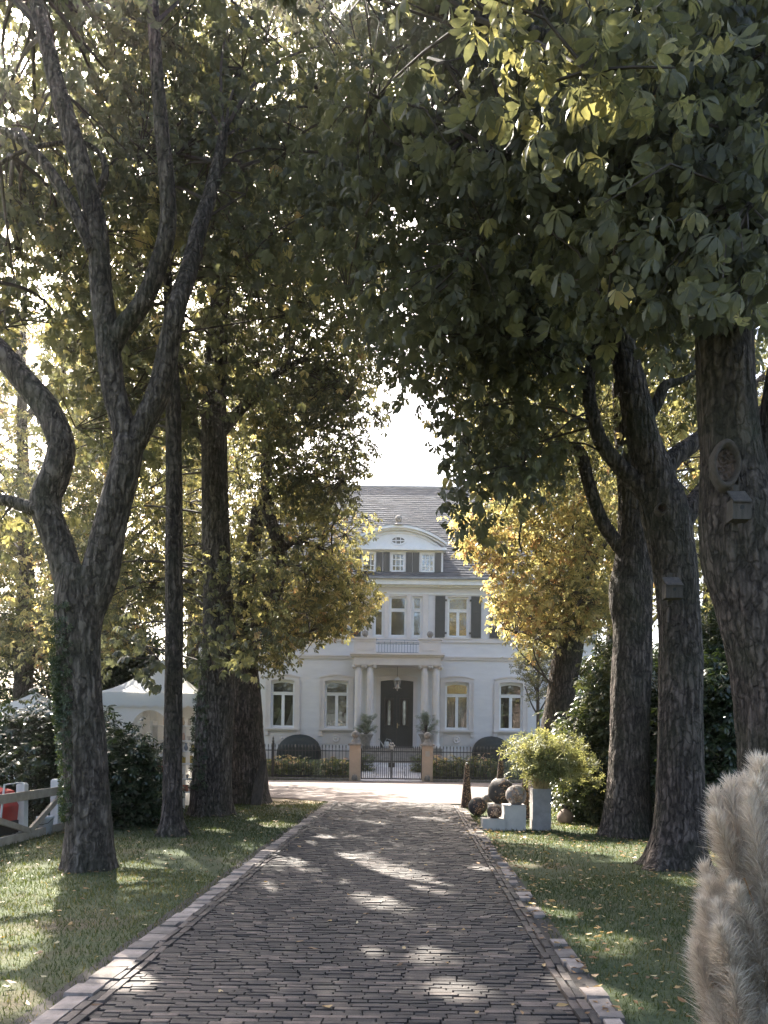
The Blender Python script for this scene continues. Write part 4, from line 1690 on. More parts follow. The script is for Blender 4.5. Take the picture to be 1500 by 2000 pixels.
t.limb('trunk', [(410, 1602, 84), (411, 1585, 78), (415, 1500, 72), (421, 1380, 70), (428, 1280, 66), (425, 1150, 56), (420, 1000, 52), (420, 880, 50), (418, 780, 46), (428, 600, 36), (440, 430, 26), (445, 280, 14)], Y, True, 64, .07)
t.limb('limb', [(422, 900, 20), (400, 860, 22), (378, 830, 18), (350, 720, 14), (340, 600, 10)], Y, n=16)
t.limb('limb', [(420, 860, 24), (470, 800, 20), (540, 730, 14), (600, 700, 8)], Y, n=16)
t = T_('L4', 'broad fluted chestnut trunk farthest along the left row near the forecourt', G(480, 1568))
Y = G(480, 1568).y
t.limb('trunk', [(480, 1578, 96), (480, 1560, 90), (478, 1460, 78), (474, 1360, 72), (470, 1290, 66), (478, 1225, 50)], Y, True, 64, .07)
t.limb('limb', [(476, 1260, 40), (500, 1205, 38), (528, 1165, 34), (543, 1115, 31), (545, 1060, 28), (526, 1005, 25), (520, 900, 22), (535, 760, 16)], Y, n=24)
t.limb('limb', [(470, 1270, 40), (478, 1170, 30), (486, 1100, 28), (500, 1040, 26), (508, 985, 22), (560, 950, 16), (620, 928, 13), (665, 903, 8)], Y, n=24)
t.limb('branch', [(545, 1085, 14), (570, 1060, 12), (610, 1065, 8), (650, 1085, 4)], Y, n=12)

# right row --------------------------------------------------------------
t = T_('R1', 'thickest chestnut at the right edge, bearing a bird box under a healed wound', V(1540, 1772, 7.5) * 1.0)
Y = 7.5
t.limb('trunk', [(1548, 1780, 215), (1545, 1750, 200), (1538, 1600, 172), (1528, 1450, 166), (1512, 1300, 162), (1488, 1180, 165), (1462, 1080, 168), (1445, 1000, 150), (1432, 900, 122), (1422, 800, 112), (1416, 700, 108), (1408, 600, 100), (1402, 400, 74), (1396, 200, 60), (1388, 0, 48), (1380, -200, 34)], Y, True, 84, .05)
t.limb('limb', [(1480, 1060, 90), (1505, 960, 84), (1520, 850, 80), (1540, 700, 70), (1580, 500, 56), (1620, 250, 40)], Y, n=48)
t.limb('limb', [(1405, 480, 50, 7.5), (1330, 300, 40, 7.0), (1200, 150, 34, 6.5), (1020, 60, 26, 6.2), (850, 20, 16, 6.2)], Y, n=24, guard=False)
t.limb('limb', [(1410, 560, 50, 7.5), (1300, 420, 38, 7.2), (1150, 330, 28, 7.2), (980, 300, 20, 7.4), (820, 310, 12, 7.6)], Y, n=24, guard=False)
t = T_('R2', 'chestnut trunk with a bird box, branching low, in front on the right lawn', G(1322, 1692))
Y = G(1322, 1692).y
t.limb('trunk', [(1318, 1706, 128), (1322, 1680, 118), (1328, 1600, 94), (1330, 1450, 84), (1330, 1300, 82), (1326, 1200, 80), (1318, 1100, 84), (1302, 1010, 90), (1290, 960, 84)], Y, True, 80, .05)
t.limb('limb', [(1300, 1000, 76), (1280, 930, 72), (1256, 860, 62), (1240, 780, 58), (1222, 700, 52), (1205, 600, 46), (1192, 480, 38), (1180, 340, 28), (1175, 180, 18)], Y, n=40)
t.limb('limb', [(1285, 985, 46), (1240, 940, 36), (1200, 900, 30), (1172, 860, 28), (1155, 800, 27), (1150, 740, 24), (1164, 650, 20), (1140, 540, 16), (1120, 400, 10)], Y, n=24)
t.limb('limb', [(1290, 930, 40, Y), (1318, 892, 38, Y + .1), (1350, 868, 34, Y + .2), (1385, 835, 30, Y + .4), (1450, 720, 22, Y + .6), (1480, 560, 12, Y + .8)], Y, n=24)
t.limb('limb', [(1318, 1060, 40, Y), (1345, 1000, 42, Y + .1), (1372, 965, 40, Y + .2), (1420, 900, 32, Y + .5), (1520, 760, 18, Y + .8)], Y, n=24)
t.limb('branch', [(1255, 830, 22), (1282, 790, 24), (1300, 752, 20), (1335, 742, 12), (1400, 700, 6)], Y + .05, n=14)
t = T_('R3', 'dark chestnut trunk just behind the low-branching one on the right lawn', G(1222, 1632))
Y = G(1222, 1632).y
t.limb('trunk', [(1220, 1646, 108), (1222, 1620, 98), (1228, 1500, 80), (1232, 1350, 75), (1236, 1230, 74), (1232, 1160, 82), (1240, 1060, 66), (1238, 980, 58), (1226, 880, 48), (1216, 760, 38), (1210, 560, 26), (1200, 400, 14)], Y, True, 64, .06)
t.limb('limb', [(1235, 1100, 28), (1200, 1055, 26), (1172, 1010, 25), (1150, 945, 24), (1132, 885, 24), (1098, 866, 20), (1060, 852, 16), (1000, 880, 11), (930, 908, 6)], Y, n=18)
t.limb('branch', [(1098, 868, 9), (1060, 900, 7), (1010, 950, 5), (985, 1000, 3)], Y, n=8)
t.limb('branch', [(1110, 875, 8), (1070, 890, 7), (1040, 940, 5), (1015, 1040, 4), (1020, 1080, 3)], Y, n=8)
t = T_('R4', 'leaning chestnut in golden autumn leaf behind the planter, farthest of the right row', V(1062, 1565, 22.0))
Y = 22.0
t.limb('trunk', [(1060, 1572, 70), (1064, 1540, 64), (1085, 1420, 54), (1100, 1330, 54), (1112, 1250, 56), (1122, 1180, 50), (1135, 1080, 40), (1150, 980, 30), (1160, 850, 20)], Y, True, 48, .08)
t.limb('limb', [(1118, 1200, 26), (1085, 1130, 22), (1040, 1060, 16), (990, 1000, 8)], Y, n=14)
t.limb('limb', [(1125, 1150, 24), (1165, 1080, 20), (1210, 1020, 12)], Y, n=14)

GUARDS = []
for k in ('L1', 'R1', 'R2', 'R3', 'L3', 'L2'):
    ymin = {'L1': 260, 'R1': 640, 'R2': 660, 'R3': 940, 'L3': 820, 'L2': 720}[k]
    tr_ = TREES[k]
    g = [q for q in tr_.guard if q[1] > ymin and q[2] > 20 and not (k == 'L3' and 1010 < q[1] < 1290)]
    GUARDS += g
    for a, b_ in zip(g[:-1], g[1:]):                 # fill between the control points
        if k != 'L3' and abs(a[1] - b_[1]) > 90 and abs(a[0] - b_[0]) < 90:
            GUARDS.append(tuple((p + q) / 2 for p, q in zip(a, b_)))

TREES['R1'].foliage([
    (1080, 60, 480, 330, 6.6, 9.5, 215, .14, .08), (1300, 380, 280, 260, 6.0, 8.2, 170, .16, .09), (1110, 40, 240, 190, 4.6, 5.6, 20, .42, .12), (1330, 470, 200, 130, 5.2, 6.2, 14, .15, .08),
    (830, 360, 230, 290, 7.4, 10, 130, .14, .07), (1420, 120, 260, 320, 6, 8.5, 130, .18, .1), (900, -260, 800, 260, 5.4, 9, 110, .2, .1), (860, 230, 120, 120, 5.6, 6.4, 8, .12, .05)],
    'mid', .88, cl=11, individual=300, spread=.25, world=[((3.2, 3.0, 9.0), (4.5, 5.5, 2.6), 170, .2)])
TREES['R2'].foliage([
    (970, 640, 230, 190, 9.2, 13, 140, .17, .08), (1100, 450, 350, 300, 9.5, 13.5, 120, .2, .1), (950, 180, 400, 300, 9.5, 14, 95, .22, .1), (900, -250, 500, 250, 9.5, 14, 80, .25, .1),
    (950, 880, 150, 70, 9.6, 12, 34, .18, .08), (900, 1010, 46, 34, 10, 11, 5, .2, .08), (1340, 640, 150, 180, 10.8, 13.5, 60, .32, .14), (1060, 620, 120, 120, 9.4, 10.6, 34, .1, .05)],
    'mid', .9, cl=12)
TREES['R3'].foliage([
    (1040, 790, 190, 170, 12.4, 17, 130, .32, .13), (1330, 900, 140, 220, 14, 18, 110, .45, .12), (1000, 380, 380, 360, 13, 18, 130, .32, .12), (1400, 350, 250, 350, 12, 17, 120, .3, .12)],
    'far', .86, cl=14)
TREES['R4'].foliage([
    (1050, 1080, 155, 175, 18.5, 24, 430, .62, .14), (1085, 860, 180, 150, 18.5, 25, 190, .55, .15), (985, 1205, 62, 56, 18.5, 20.5, 46, .78, .1), (1110, 1190, 110, 45, 18.5, 23, 70, .62, .14), (930, 1070, 36, 70, 19, 22, 40, .8, .08),
    (1060, 600, 250, 200, 19, 25, 140, .5, .12)],
    'far', .88, cl=14, spread=.34)
TREES['L1'].foliage([
    (150, 120, 350, 330, 10.6, 14.5, 330, .24, .11), (60, 480, 250, 230, 11, 15, 190, .32, .13), (470, 200, 260, 330, 10.4, 15, 260, .22, .1), (200, -250, 600, 250, 9.5, 14.5, 130, .3, .1), (20, 1000, 60, 40, 10.2, 11, 8, .4, .1)],
    'mid', .9, cl=12, world=[((-4.0, 4.0, 10.5), (4.5, 5.5, 2.6), 200, .25)])
TREES['L2'].foliage([
    (380, 620, 200, 250, 13.2, 17, 200, .27, .1), (250, 1285, 66, 66, 11.5, 13.2, 12, .08, .05), (420, 1290, 60, 70, 13, 15, 10, .25, .1), (240, 760, 160, 160, 13, 16, 100, .32, .12)],
    'mid', .95, cl=9, spread=.24)
TREES['L3'].foliage([
    (270, 920, 240, 290, 17, 22, 270, .4, .14), (500, 500, 250, 360, 15.5, 21, 300, .28, .11), (640, 560, 120, 260, 15, 20, 150, .3, .12), (250, 1170, 170, 110, 17, 21, 130, .45, .14), (460, 1170, 95, 115, 15.6, 17.2, 46, .36, .12), (600, 150, 250, 260, 15, 20, 220, .26, .11), (300, 400, 280, 360, 16, 22, 300, .3, .12)],
    'far', .86, cl=14)
TREES['L4'].foliage([
    (600, 1100, 135, 150, 18.5, 24, 200, .45, .15), (655, 1165, 85, 70, 18.8, 22, 80, .62, .13), (545, 1250, 75, 62, 18.6, 21.5, 46, .5, .14), (630, 860, 120, 140, 17.5, 20.5, 200, .3, .12), (480, 980, 140, 220, 20.5, 24, 130, .45, .14), (570, 640, 170, 180, 18, 21.5, 170, .34, .12), (735, 1010, 30, 40, 19, 21, 12, .75, .1)],
    'far', .88, cl=14, spread=.34)

# trees standing behind both rows -------------------------------------------
def back_tree(key, label, px, Yb, w, top, regions, size=1.15):
    base = V(px, 1452, Yb)
    base.z = gz(Yb)
    t = T_(key, label, base, group='trees behind the rows', name='background_tree')
    h = V(px, top, Yb).z
    r = w / 2
    t.limb('trunk', [(base + Vector((0, 0, -.1)), r * 1.2), (base + Vector((0, 0, .5)), r), (base + Vector((.1, 0, h * .4)), r * .8), (base + Vector((-.15, .1, h * .75)), r * .45), (base + Vector((0, 0, h)), r * .15)], None, True, 16, .3)
    for k in range(4):
        a = k * 1.7 + R(0, 1)
        b0 = base + Vector((0, 0, h * (.3 + .13 * k)))
        t.limb('limb', [(b0, r * .4), (b0 + Vector((math.cos(a), math.sin(a), .9)) * h * .12, r * .28), (b0 + Vector((math.cos(a), math.sin(a), 1.0)) * h * .27, r * .1)], None, False, 10, .3)
    t.dens_hi = t.dens_lo = .8
    t.foliage(regions, 'far', size, cl=13, spread=.5, twigs=True)


back_tree('B1', 'sunlit yellow-green tree at the far left behind the shrubs', 40, 24, .6, 500,
          [(60, 860, 200, 260, 22, 28, 420, .55, .13), (80, 1160, 190, 130, 21, 26, 260, .52, .14)])
back_tree('B2', 'tree rising behind the forked trunk on the left', 210, 29, .7, 560,
          [(170, 720, 180, 180, 26, 31, 220, .48, .12), (240, 980, 170, 230, 26, 32, 280, .52, .12)])
back_tree('B3', 'leafy tree behind the white tent and the slim trunk', 370, 33, .6, 700,
          [(390, 1040, 150, 200, 30, 36, 270, .48, .13), (430, 800, 150, 130, 28, 32, 180, .45, .12)], 1.25)
back_tree('B4', 'sunlit tree seen between the two nearest trunks on the right', 1380, 22, .6, 500,
          [(1370, 1010, 130, 220, 20, 26, 170, .55, .13), (1420, 650, 170, 260, 20, 26, 170, .5, .12)])
back_tree('B5', 'tree behind the right row whose leaves show left of the dark trunk', 1190, 28, .6, 700,
          [(1200, 1000, 110, 240, 25, 31, 150, .5, .13), (1250, 720, 170, 200, 25, 31, 150, .48, .12)], 1.2)


# ------------------------------------------------------------------ shrubs
def shrub(name, label, cat, regions, tpl, mat, size, n_leaf=13, spread=.2, stems=7, group='evergreen shrubs'):
    px, py, rx, ry, y0, y1 = regions[0][:6]
    base = V(px, py, (y0 + y1) / 2)
    base.z = gz(base.y)
    t = thing(name, label, cat, base, group)
    PP, TT = [], []
    st = MB()
    for (px, py, rx, ry, y0, y1, n, ti, tv) in regions:
        for _ in range(n):
            # shell-weighted ellipsoid so that the surface is dense and the heart dark
            d = Vector((R(-1, 1), R(-1, 1), R(-1, 1)))
            if d.length > 1 or d.length < .05: d.normalize()
            d = d.normalized() * (d.length ** .45)
            yy = (y0 + y1) / 2 + d.y * (y1 - y0) / 2
            c = V(px + d.x * rx, py - d.z * ry, yy)
            if c.z < gz(yy) + .05: c.z = gz(yy) + R(.05, .3)
            k = random.randint(n_leaf // 2, n_leaf)
            PP.append(np.array(c)[None] + rng.normal(0, spread, (k, 3)))
            TT.append(np.clip(rng.normal(ti, tv, k), 0, 1))
    P, T = np.concatenate(PP), np.concatenate(TT)
    P[:, 2] = np.maximum(P[:, 2], base.z + .03)
    for (gxp, gyp, w, Yg) in GUARDS:
        pass
    me = leaf_mesh('foliage', P, T, tpl, size, .1, .8, base)
    tag(link('foliage', me, M[mat], t), kind='stuff')
    for _ in range(stems):
        e = Vector(P[random.randrange(len(P))])
        b0 = base + Vector((R(-.15, .15), R(-.15, .15), -.05))
        m_ = b0.lerp(e, .5) + Vector((0, 0, .15))
        st.tube([b0, m_, e], [.035, .024, .008], 6, False)
    st.build('stem', M['twig'], t)
    return t


shrub('shrub', 'dark evergreen shrub at the left edge behind the white fence', 'shrub', [(40, 1510, 110, 120, 14.4, 16.6, 330, .3, .2), (-60, 1500, 120, 130, 13, 16, 60, .3, .2)], 'rhodo', 'rhodo', 1.0)
shrub('shrub', 'dark rounded evergreen shrub between the forked trunk and the tent', 'shrub', [(232, 1535, 68, 85, 13.6, 15.4, 290, .22, .2), (185, 1450, 45, 55, 14, 16, 70, .3, .2)], 'rhodo', 'rhodo', .9)
shrub('rhododendron', 'tall sunlit rhododendron left of the dark trunk, behind the bamboo', 'shrub', [(1172, 1500, 78, 118, 15.6, 18.6, 400, .62, .25), (1205, 1350, 46, 100, 16, 18.6, 150, .68, .25), (1275, 1480, 70, 150, 15.5, 18, 260, .3, .25)], 'rhodo', 'rhodo', 1.05)  # paler leaf tint puts the sunlight into the colour
shrub('rhododendron', 'deep green rhododendron filling the gap between the two nearest trunks on the right', 'shrub', [(1410, 1480, 90, 190, 12.4, 15, 430, .25, .2), (1420, 1310, 70, 110, 13.5, 16, 170, .4, .25), (1560, 1450, 120, 200, 12, 15, 70, .25, .2)], 'rhodo', 'rhodo', 1.05)
shrub('hedge', 'dark hedge in the far left background under the trees', 'hedge', [(60, 1350, 270, 160, 24, 27, 700, .25, .2), (330, 1400, 120, 100, 27, 29, 200, .3, .2)], 'hedge', 'rhodo', 2.0, spread=.4)
shrub('hedge', 'dark hedge in the right background behind the rhododendrons', 'hedge', [(1330, 1400, 220, 130, 22, 25, 420, .3, .2)], 'hedge', 'rhodo', 1.9, spread=.4)

for lab, px, Yr, n in (('rose bush behind the left railing nearest the gate', 655, 33.2, 60), ('pale rose bush behind the left railing below the awning', 590, 33.3, 60), ('rose bush behind the left railing beside the tall post', 545, 33.2, 50),
                       ('yellow flowering rose bush right beside the plaque pillar', 858, 33.0, 60), ('rose bush behind the right railing left of the awning', 900, 33.2, 60), ('rose bush behind the right railing next to the steel spires', 945, 33.3, 60)):
    shrub('rose_bush', lab, 'shrub', [(px, 1504, 27, 20, Yr - .5, Yr + .5, n, .3, .2), (px, 1488, 22, 8, Yr - .4, Yr + .4, 7, .85, .1)], 'small', 'rose', 1.9, 10, .12, 4, 'rose bushes in the villa garden')
for lab, px, Yr in (('low green bush beside the steps, inside the gate on the left', 712, 35.0), ('low green bush inside the gate on the right', 822, 35.0)):
    shrub('bush', lab, 'shrub', [(px, 1494, 14, 16, Yr - .4, Yr + .4, 40, .3, .2)], 'small', 'rose', 1.8, 9, .12, 3, 'bushes along the garden path')


# ------------------------------------------------------------------ urns with olive bushes
def urn(label, lab2, px):
    p = V(px, 1460, 38.0)
    zt = V(px, 1434, 38.0).z
    zb = gz(38.0)
    t = thing('stone_urn', label, 'urn', (p.x, 38.0, zb), 'stone urns beside the steps')
    b = MB()
    b.span(p.x - .3, p.x + .3, 37.7, 38.3, zb - .05, zt - .95)
    b.build('pedestal', M['planter'], t)
    b = MB()
    b.lathe((p.x, 38.0, zt - .95), [(.24, 0), (.24, .06), (.12, .12), (.1, .18), (.2, .27), (.22, .45), (.25, .65), (.33, .85), (.39, .92), (.39, .95), (.3, .95), (.27, .88)], 24)
    b.build('bowl', M['capstone'], t, True)
    b = MB()
    b.lathe((p.x, 38.0, zt - .1), [(.29, 0), (.28, .02)], 16)
    b.build('soil', M['soil'], t)
    base = Vector((p.x, 38.0, zt - .06))
    o = thing('olive_bush', lab2, 'plant', base, 'olive bushes in the urns')
    tips = []
    tw = MB()
    for k in range(44):
        a, rr = R(0, 6.28), R(.05, .58)
        e = base + Vector((math.cos(a) * rr, math.sin(a) * rr, R(.25, 1.2) - rr * .2))
        m_ = base.lerp(e, .5) + Vector((0, 0, .08))
        tw.tube([base, m_, e], [.014, .008, .003], 4, False)
        tips += [e + Vector((R(-.09, .09), R(-.09, .09), R(-.09, .09))) for _ in range(5)] + [m_.lerp(e, R(.2, 1)) for _ in range(3)]
    tw.build('stem', M['twig'], o)
    P = np.array([tuple(q) for q in tips])
    me = leaf_mesh('foliage', P, rng.uniform(0, 1, len(P)), 'olive', 1.0, -.2, .6, base)
    tag(link('foliage', me, M['olive'], o), kind='stuff')


urn('stone urn left of the front steps, in front of the columns', 'olive bush growing in the urn left of the front door', 714)
urn('stone urn right of the front steps, in front of the columns', 'olive bush growing in the urn right of the front door', 832)


def watering_can():
    p = V(755, 1459, 38.15)
    zb = ZF - .02
    t = thing('watering_can', 'pale watering can standing on the top step before the door', 'watering can', (p.x, 38.15, zb))
    b = MB()
    b.lathe((p.x, 38.15, zb), [(.13, 0), (.13, .03), (.12, .3), (.1, .34)], 16)
    b.build('body', M['plastic'], t, True)
    b = MB()
    b.tube([(p.x - .1, 38.15, zb + .05), (p.x - .22, 38.15, zb + .22), (p.x - .36, 38.15, zb + .42)], [.035, .028, .02], 8)
    b.lathe((p.x - .37, 38.15, zb + .42), [(.02, 0), (.07, .05)], 10)
    b.build('spout', M['plastic'], t)
    b = MB()
    b.tube([(p.x + .1, 38.15, zb + .08), (p.x + .24, 38.15, zb + .2), (p.x + .2, 38.15, zb + .42), (p.x, 38.15, zb + .48), (p.x - .08, 38.15, zb + .33)], .014, 6)
    b.build('handle', M['plastic'], t)


watering_can()


# ------------------------------------------------------------------ sapling in the villa garden
def sapling():
    base = V(1052, 1480, 34.5)
    base.z = gz(34.5)
    t = Tree('sapling', 'slender young tree with sparse leaves before the right half of the villa', base, 'slender trees', 'bark')
    Yb = 34.5
    pts = [(1052, 1500, 9), (1051, 1400, 7), (1050, 1330, 5.5), (1053, 1280, 4), (1056, 1235, 2)]
    t.limb('trunk', pts, Yb, False, 10, .2, False)
    for a in ([(1051, 1398, 4), (1038, 1375, 3), (1025, 1340, 2)], [(1051, 1395, 4), (1064, 1372, 3), (1076, 1345, 2)], [(1050, 1355, 3.5), (1036, 1325, 2.5), (1022, 1290, 1.6)],
              [(1050, 1345, 3.5), (1066, 1318, 2.5), (1080, 1290, 1.6)], [(1051, 1310, 3), (1040, 1285, 2), (1028, 1262, 1.4)], [(1053, 1300, 3), (1066, 1275, 2), (1078, 1256, 1.4)]):
        t.limb('branch', a, Yb, False, 7, .2, False)
    t.foliage([(1048, 1318, 40, 52, 33.7, 35.3, 60, .34, .12), (1035, 1275, 26, 34, 33.8, 35.2, 22, .4, .12), (1072, 1280, 22, 30, 33.8, 35.2, 20, .42, .14)], 'small', 2.4, gap=False, cl=9, spread=.22)


sapling()


# ------------------------------------------------------------------ bird boxes and the wound on the big trunk
def bird_box(label, px, py, Yb, w, h, tilt):
    c = V(px, py, Yb)
    k = Yb / F
    w, h = w * k, h * k
    dpt = w * .8
    t = thing('bird_box', label, 'bird box', c - Vector((0, 0, h / 2)), 'bird boxes on the trunks')
    y0, y1 = c.y - dpt / 2, c.y + dpt / 2
    b = MB()
    b.span(c.x - w / 2, c.x + w / 2, y0 + .02, y1, c.z - h / 2, c.z + h * .12)
    b.build('body', M['boxwood'], t)
    b = MB()
    b.box((c.x, y0 + .008, c.z - h * .2), (w, .022, h * .6))
    f = b.build('front_board', M['boxwood'], t)
    b = MB()
    b.tube([(c.x, y0 - .002, c.z - h * .14), (c.x, y0 - .006, c.z - h * .14)], .02, 16)
    b.build('hole_disc', M['rubber'], f)  # black disc on the board stands in for the dark of the opening
    b = MB()
    b.quad((c.x - w * .5, y0 - .022, c.z + h * .04), (c.x + w * .5, y0 - .022, c.z + h * .04), (c.x + w * .5, y1, c.z + h * .5), (c.x - w * .5, y1, c.z + h * .5))
    b.quad((c.x - w * .5, y0 - .022, c.z + h * .0), (c.x - w * .5, y1, c.z + h * .46), (c.x + w * .5, y1, c.z + h * .46), (c.x + w * .5, y0 - .022, c.z + h * .0))
    b.quad((c.x - w * .5, y0 - .022, c.z + h * .0), (c.x + w * .5, y0 - .022, c.z + h * .0), (c.x + w * .5, y0 - .022, c.z + h * .04), (c.x - w * .5, y0 - .022, c.z + h * .04))
    b.build('roof_board', M['boxwood'], t)
    b = MB()
    b.span(c.x - w * .14, c.x + w * .14, y1, y1 + .025, c.z - h * .72, c.z + h * .68)
    b.build('back_batten', M['boxwood'], t)


bird_box('weathered wooden bird box high on the thickest trunk, below the wound', 1443, 986, 6.98, 36, 64, 0)
bird_box('dark wooden bird box on the low-branching trunk', 1313, 1147, 9.62, 33, 46, 0)


def wound(tree, px, py, Yb, rx, rz):
    c = V(px, py, Yb)
    k = Yb / F
    rx, rz = rx * k, rz * k
    n = 28
    b = MB()
    ring = []
    for j, (s, d) in enumerate(((1.1, .09), (1.04, .0), (.94, -.028), (.82, -.012), (.7, .05))):
        for i in range(n):
            a = 2 * math.pi * i / n
            pt = abs(math.sin(a)) ** 3 * .12
            b.v.append((c.x + math.cos(a) * rx * s * (1 - pt * .8) + R(-.004, .004), c.y + d + R(-.004, .004), c.z + math.sin(a) * rz * s * (1 + pt)))
    for j in range(4):
        for i in range(n):
            i2 = (i + 1) % n
            b.f.append((j * n + i, j * n + i2, (j + 1) * n + i2, (j + 1) * n + i))
            b.t.append(.5)
    o = b.build('wound_rim', M['callus'], TREES[tree].o, True)
    b = MB()
    m = 7
    for j in range(m + 1):
        s = .72 * (1 - j / m) + .001
        for i in range(n):
            a = 2 * math.pi * i / n
            b.v.append((c.x + math.cos(a) * rx * s, c.y + .035 + .03 * (j / m) + mnoise.noise((math.cos(a) * s * 5, math.sin(a) * s * 7, 2)) * .035, c.z + math.sin(a) * rz * s))
    for j in range(m):
        for i in range(n):
            i2 = (i + 1) % n
            b.f.append((j * n + i, j * n + i2, (j + 1) * n + i2, (j + 1) * n + i))
            b.t.append(.5)
    b.build('heartwood', M['cutwood'], o)


wound('R1', 1420, 905, 7.13, 27, 42)
wound('R2', 1293, 993, 9.63, 11, 10)
wound('L1', 121, 1155, 9.40, 13, 16)


# ------------------------------------------------------------------ ivy on the forked trunk
def ivy(key, x0, x1, y0, y1, Yb, n, size):
    tr_ = TREES[key]
    L = np.array(tr_.lines)
    P, Dn = [], []
    for _ in range(n):
        px, py = R(x0, x1), y0 + (y1 - y0) * R(0, 1)
        c = V(px, py, Yb)
        i = np.argmin(np.abs(L[:, 2] - c.z) + np.abs(L[:, 0] - c.x) * .3)
        ax = Vector(L[i, :3])
        r = L[i, 3] * R(1.0, 1.16) + .02
        dx_ = max(min((c.x - ax.x) / r, .99), -.99)
        P.append((ax.x + dx_ * r, ax.y - math.sqrt(1 - dx_ * dx_) * r, c.z))
        Dn.append((dx_, -math.sqrt(1 - dx_ ** 2), -.2))
    P = np.array(P)
    me = leaf_mesh('ivy', P, rng.uniform(0, 1, len(P)), 'small', size, .6, .1, tr_.o.location, np.array(Dn))
    o = link('ivy', me, M['ivy'], tr_.o)
    tag(o, kind='stuff')


ivy('L1', 112, 165, 1190, 1600, 9.6, 480, .75)
ivy('L1', 112, 142, 1290, 1420, 9.6, 380, .9)
ivy('L3', 380, 425, 1280, 1540, 17, 300, 1.0)


# ------------------------------------------------------------------ white paddock fence, red mower, bucket
def paddock_fence():
    A, B_ = G(-60, 1700), G(118, 1637)
    A, B_ = Vector((-6.0, 8.6, 0)), Vector((-6.16, 13.9, 0))
    t = thing('paddock_fence', 'white wooden fence with crossed rails at the left edge of the lawn', 'fence', A)
    d = (B_ - A).normalized()
    n = Vector((d.y, -d.x, 0))
    def at(s, z, off=0.0): return A + d * s + Vector((0, 0, z)) + n * off
    posts = (1.75, 3.6, 4.85)
    for s in posts:
        b = MB()
        p = at(s, 0)
        b.box((p.x, p.y, .42), (.13, .13, .9))
        b.box((p.x, p.y, .885), (.13, .13, .03), taper=.7)
        b.build('post', M['fencewood'], t)
    for s0, s1, z0, z1, nm in ((-.3, 3.65, .70, .70, 'top_rail'), (3.65, 5.0, .70, .70, 'top_rail'), (-.3, 3.65, .06, .06, 'bottom_board'), (3.65, 5.0, .06, .06, 'bottom_board')):
        b = MB()
        b.bar(at(s0, z0, .09), at(s1, z1, .09), .04, .14) if False else b.bar(at(s0, z0, .09), at(s1, z1, .09), .05, .14)
        b.build(nm, M['railwood'], t)
    for s0, s1, z0, z1 in ((3.65, 4.82, .14, .62), (1.8, 3.6, .62, .14), (1.7, -.3, .14, .6)):
        b = MB()
        b.bar(at(s0, z0, .105), at(s1, z1, .105), .045, .09)
        b.build('brace', M['railwood'], t)


paddock_fence()


def mower():
    p = Vector((-6.55, 11.9, 0))
    t = thing('garden_tractor', 'red garden machine with black base behind the white fence', 'mower', p)
    b = MB()
    prof = [(-.45, .32), (.4, .32), (.42, .55), (.3, .78), (-.1, .86), (-.42, .8), (-.47, .5)]
    b.prism([(p.x + x, z) for x, z in prof], p.y - .3, p.y + .3)
    b.build('body', M['red'], t)
    b = MB()
    b.span(p.x - .5, p.x + .42, p.y - .34, p.y + .34, .12, .318)
    b.build('chassis', M['rubber'], t)
    for sx in (-.32, .28):
        for sy in (-1, 1):
            b = MB()
            q = (p.x + sx, p.y + sy * .38, .16)
            b.tube([(q[0], q[1] - .06, q[2]), (q[0], q[1] + .06, q[2])], .16, 18)
            w = b.build('wheel', M['rubber'], t)
            b = MB()
            b.tube([(q[0], q[1] - .064, q[2]), (q[0], q[1] + .064, q[2])], .08, 14)
            b.build('rim', M['plastic'], w)
    b = MB()
    b.tube([(p.x + .42, p.y - .3, .4), (p.x + .47, p.y - .3, .9), (p.x + .44, p.y + .3, .9), (p.x + .42, p.y + .3, .4)], .016, 6)
    b.build('handlebar', M['plastic'], t)


mower()


def bucket():
    p = Vector((-6.0, 12.95, 0))
    p = V(88, 1622, 12.9)
    t = thing('bucket', 'small grey bucket standing beside the last white fence post', 'bucket', (p.x, p.y, 0))
    b = MB()
    b.lathe((p.x, p.y, .0), [(.1, 0), (.13, .26), (.14, .27), (.14, .3), (.125, .3), (.1, .02)], 18)
    b.build('pail', M['plastic'], t, True)
    b = MB()
    b.tube([(p.x - .135, p.y, .27), (p.x - .1, p.y - .1, .2), (p.x, p.y - .15, .17), (p.x + .1, p.y - .1, .2), (p.x + .135, p.y, .27)], .006, 5)
    b.build('handle', M['iron'], t)


bucket()


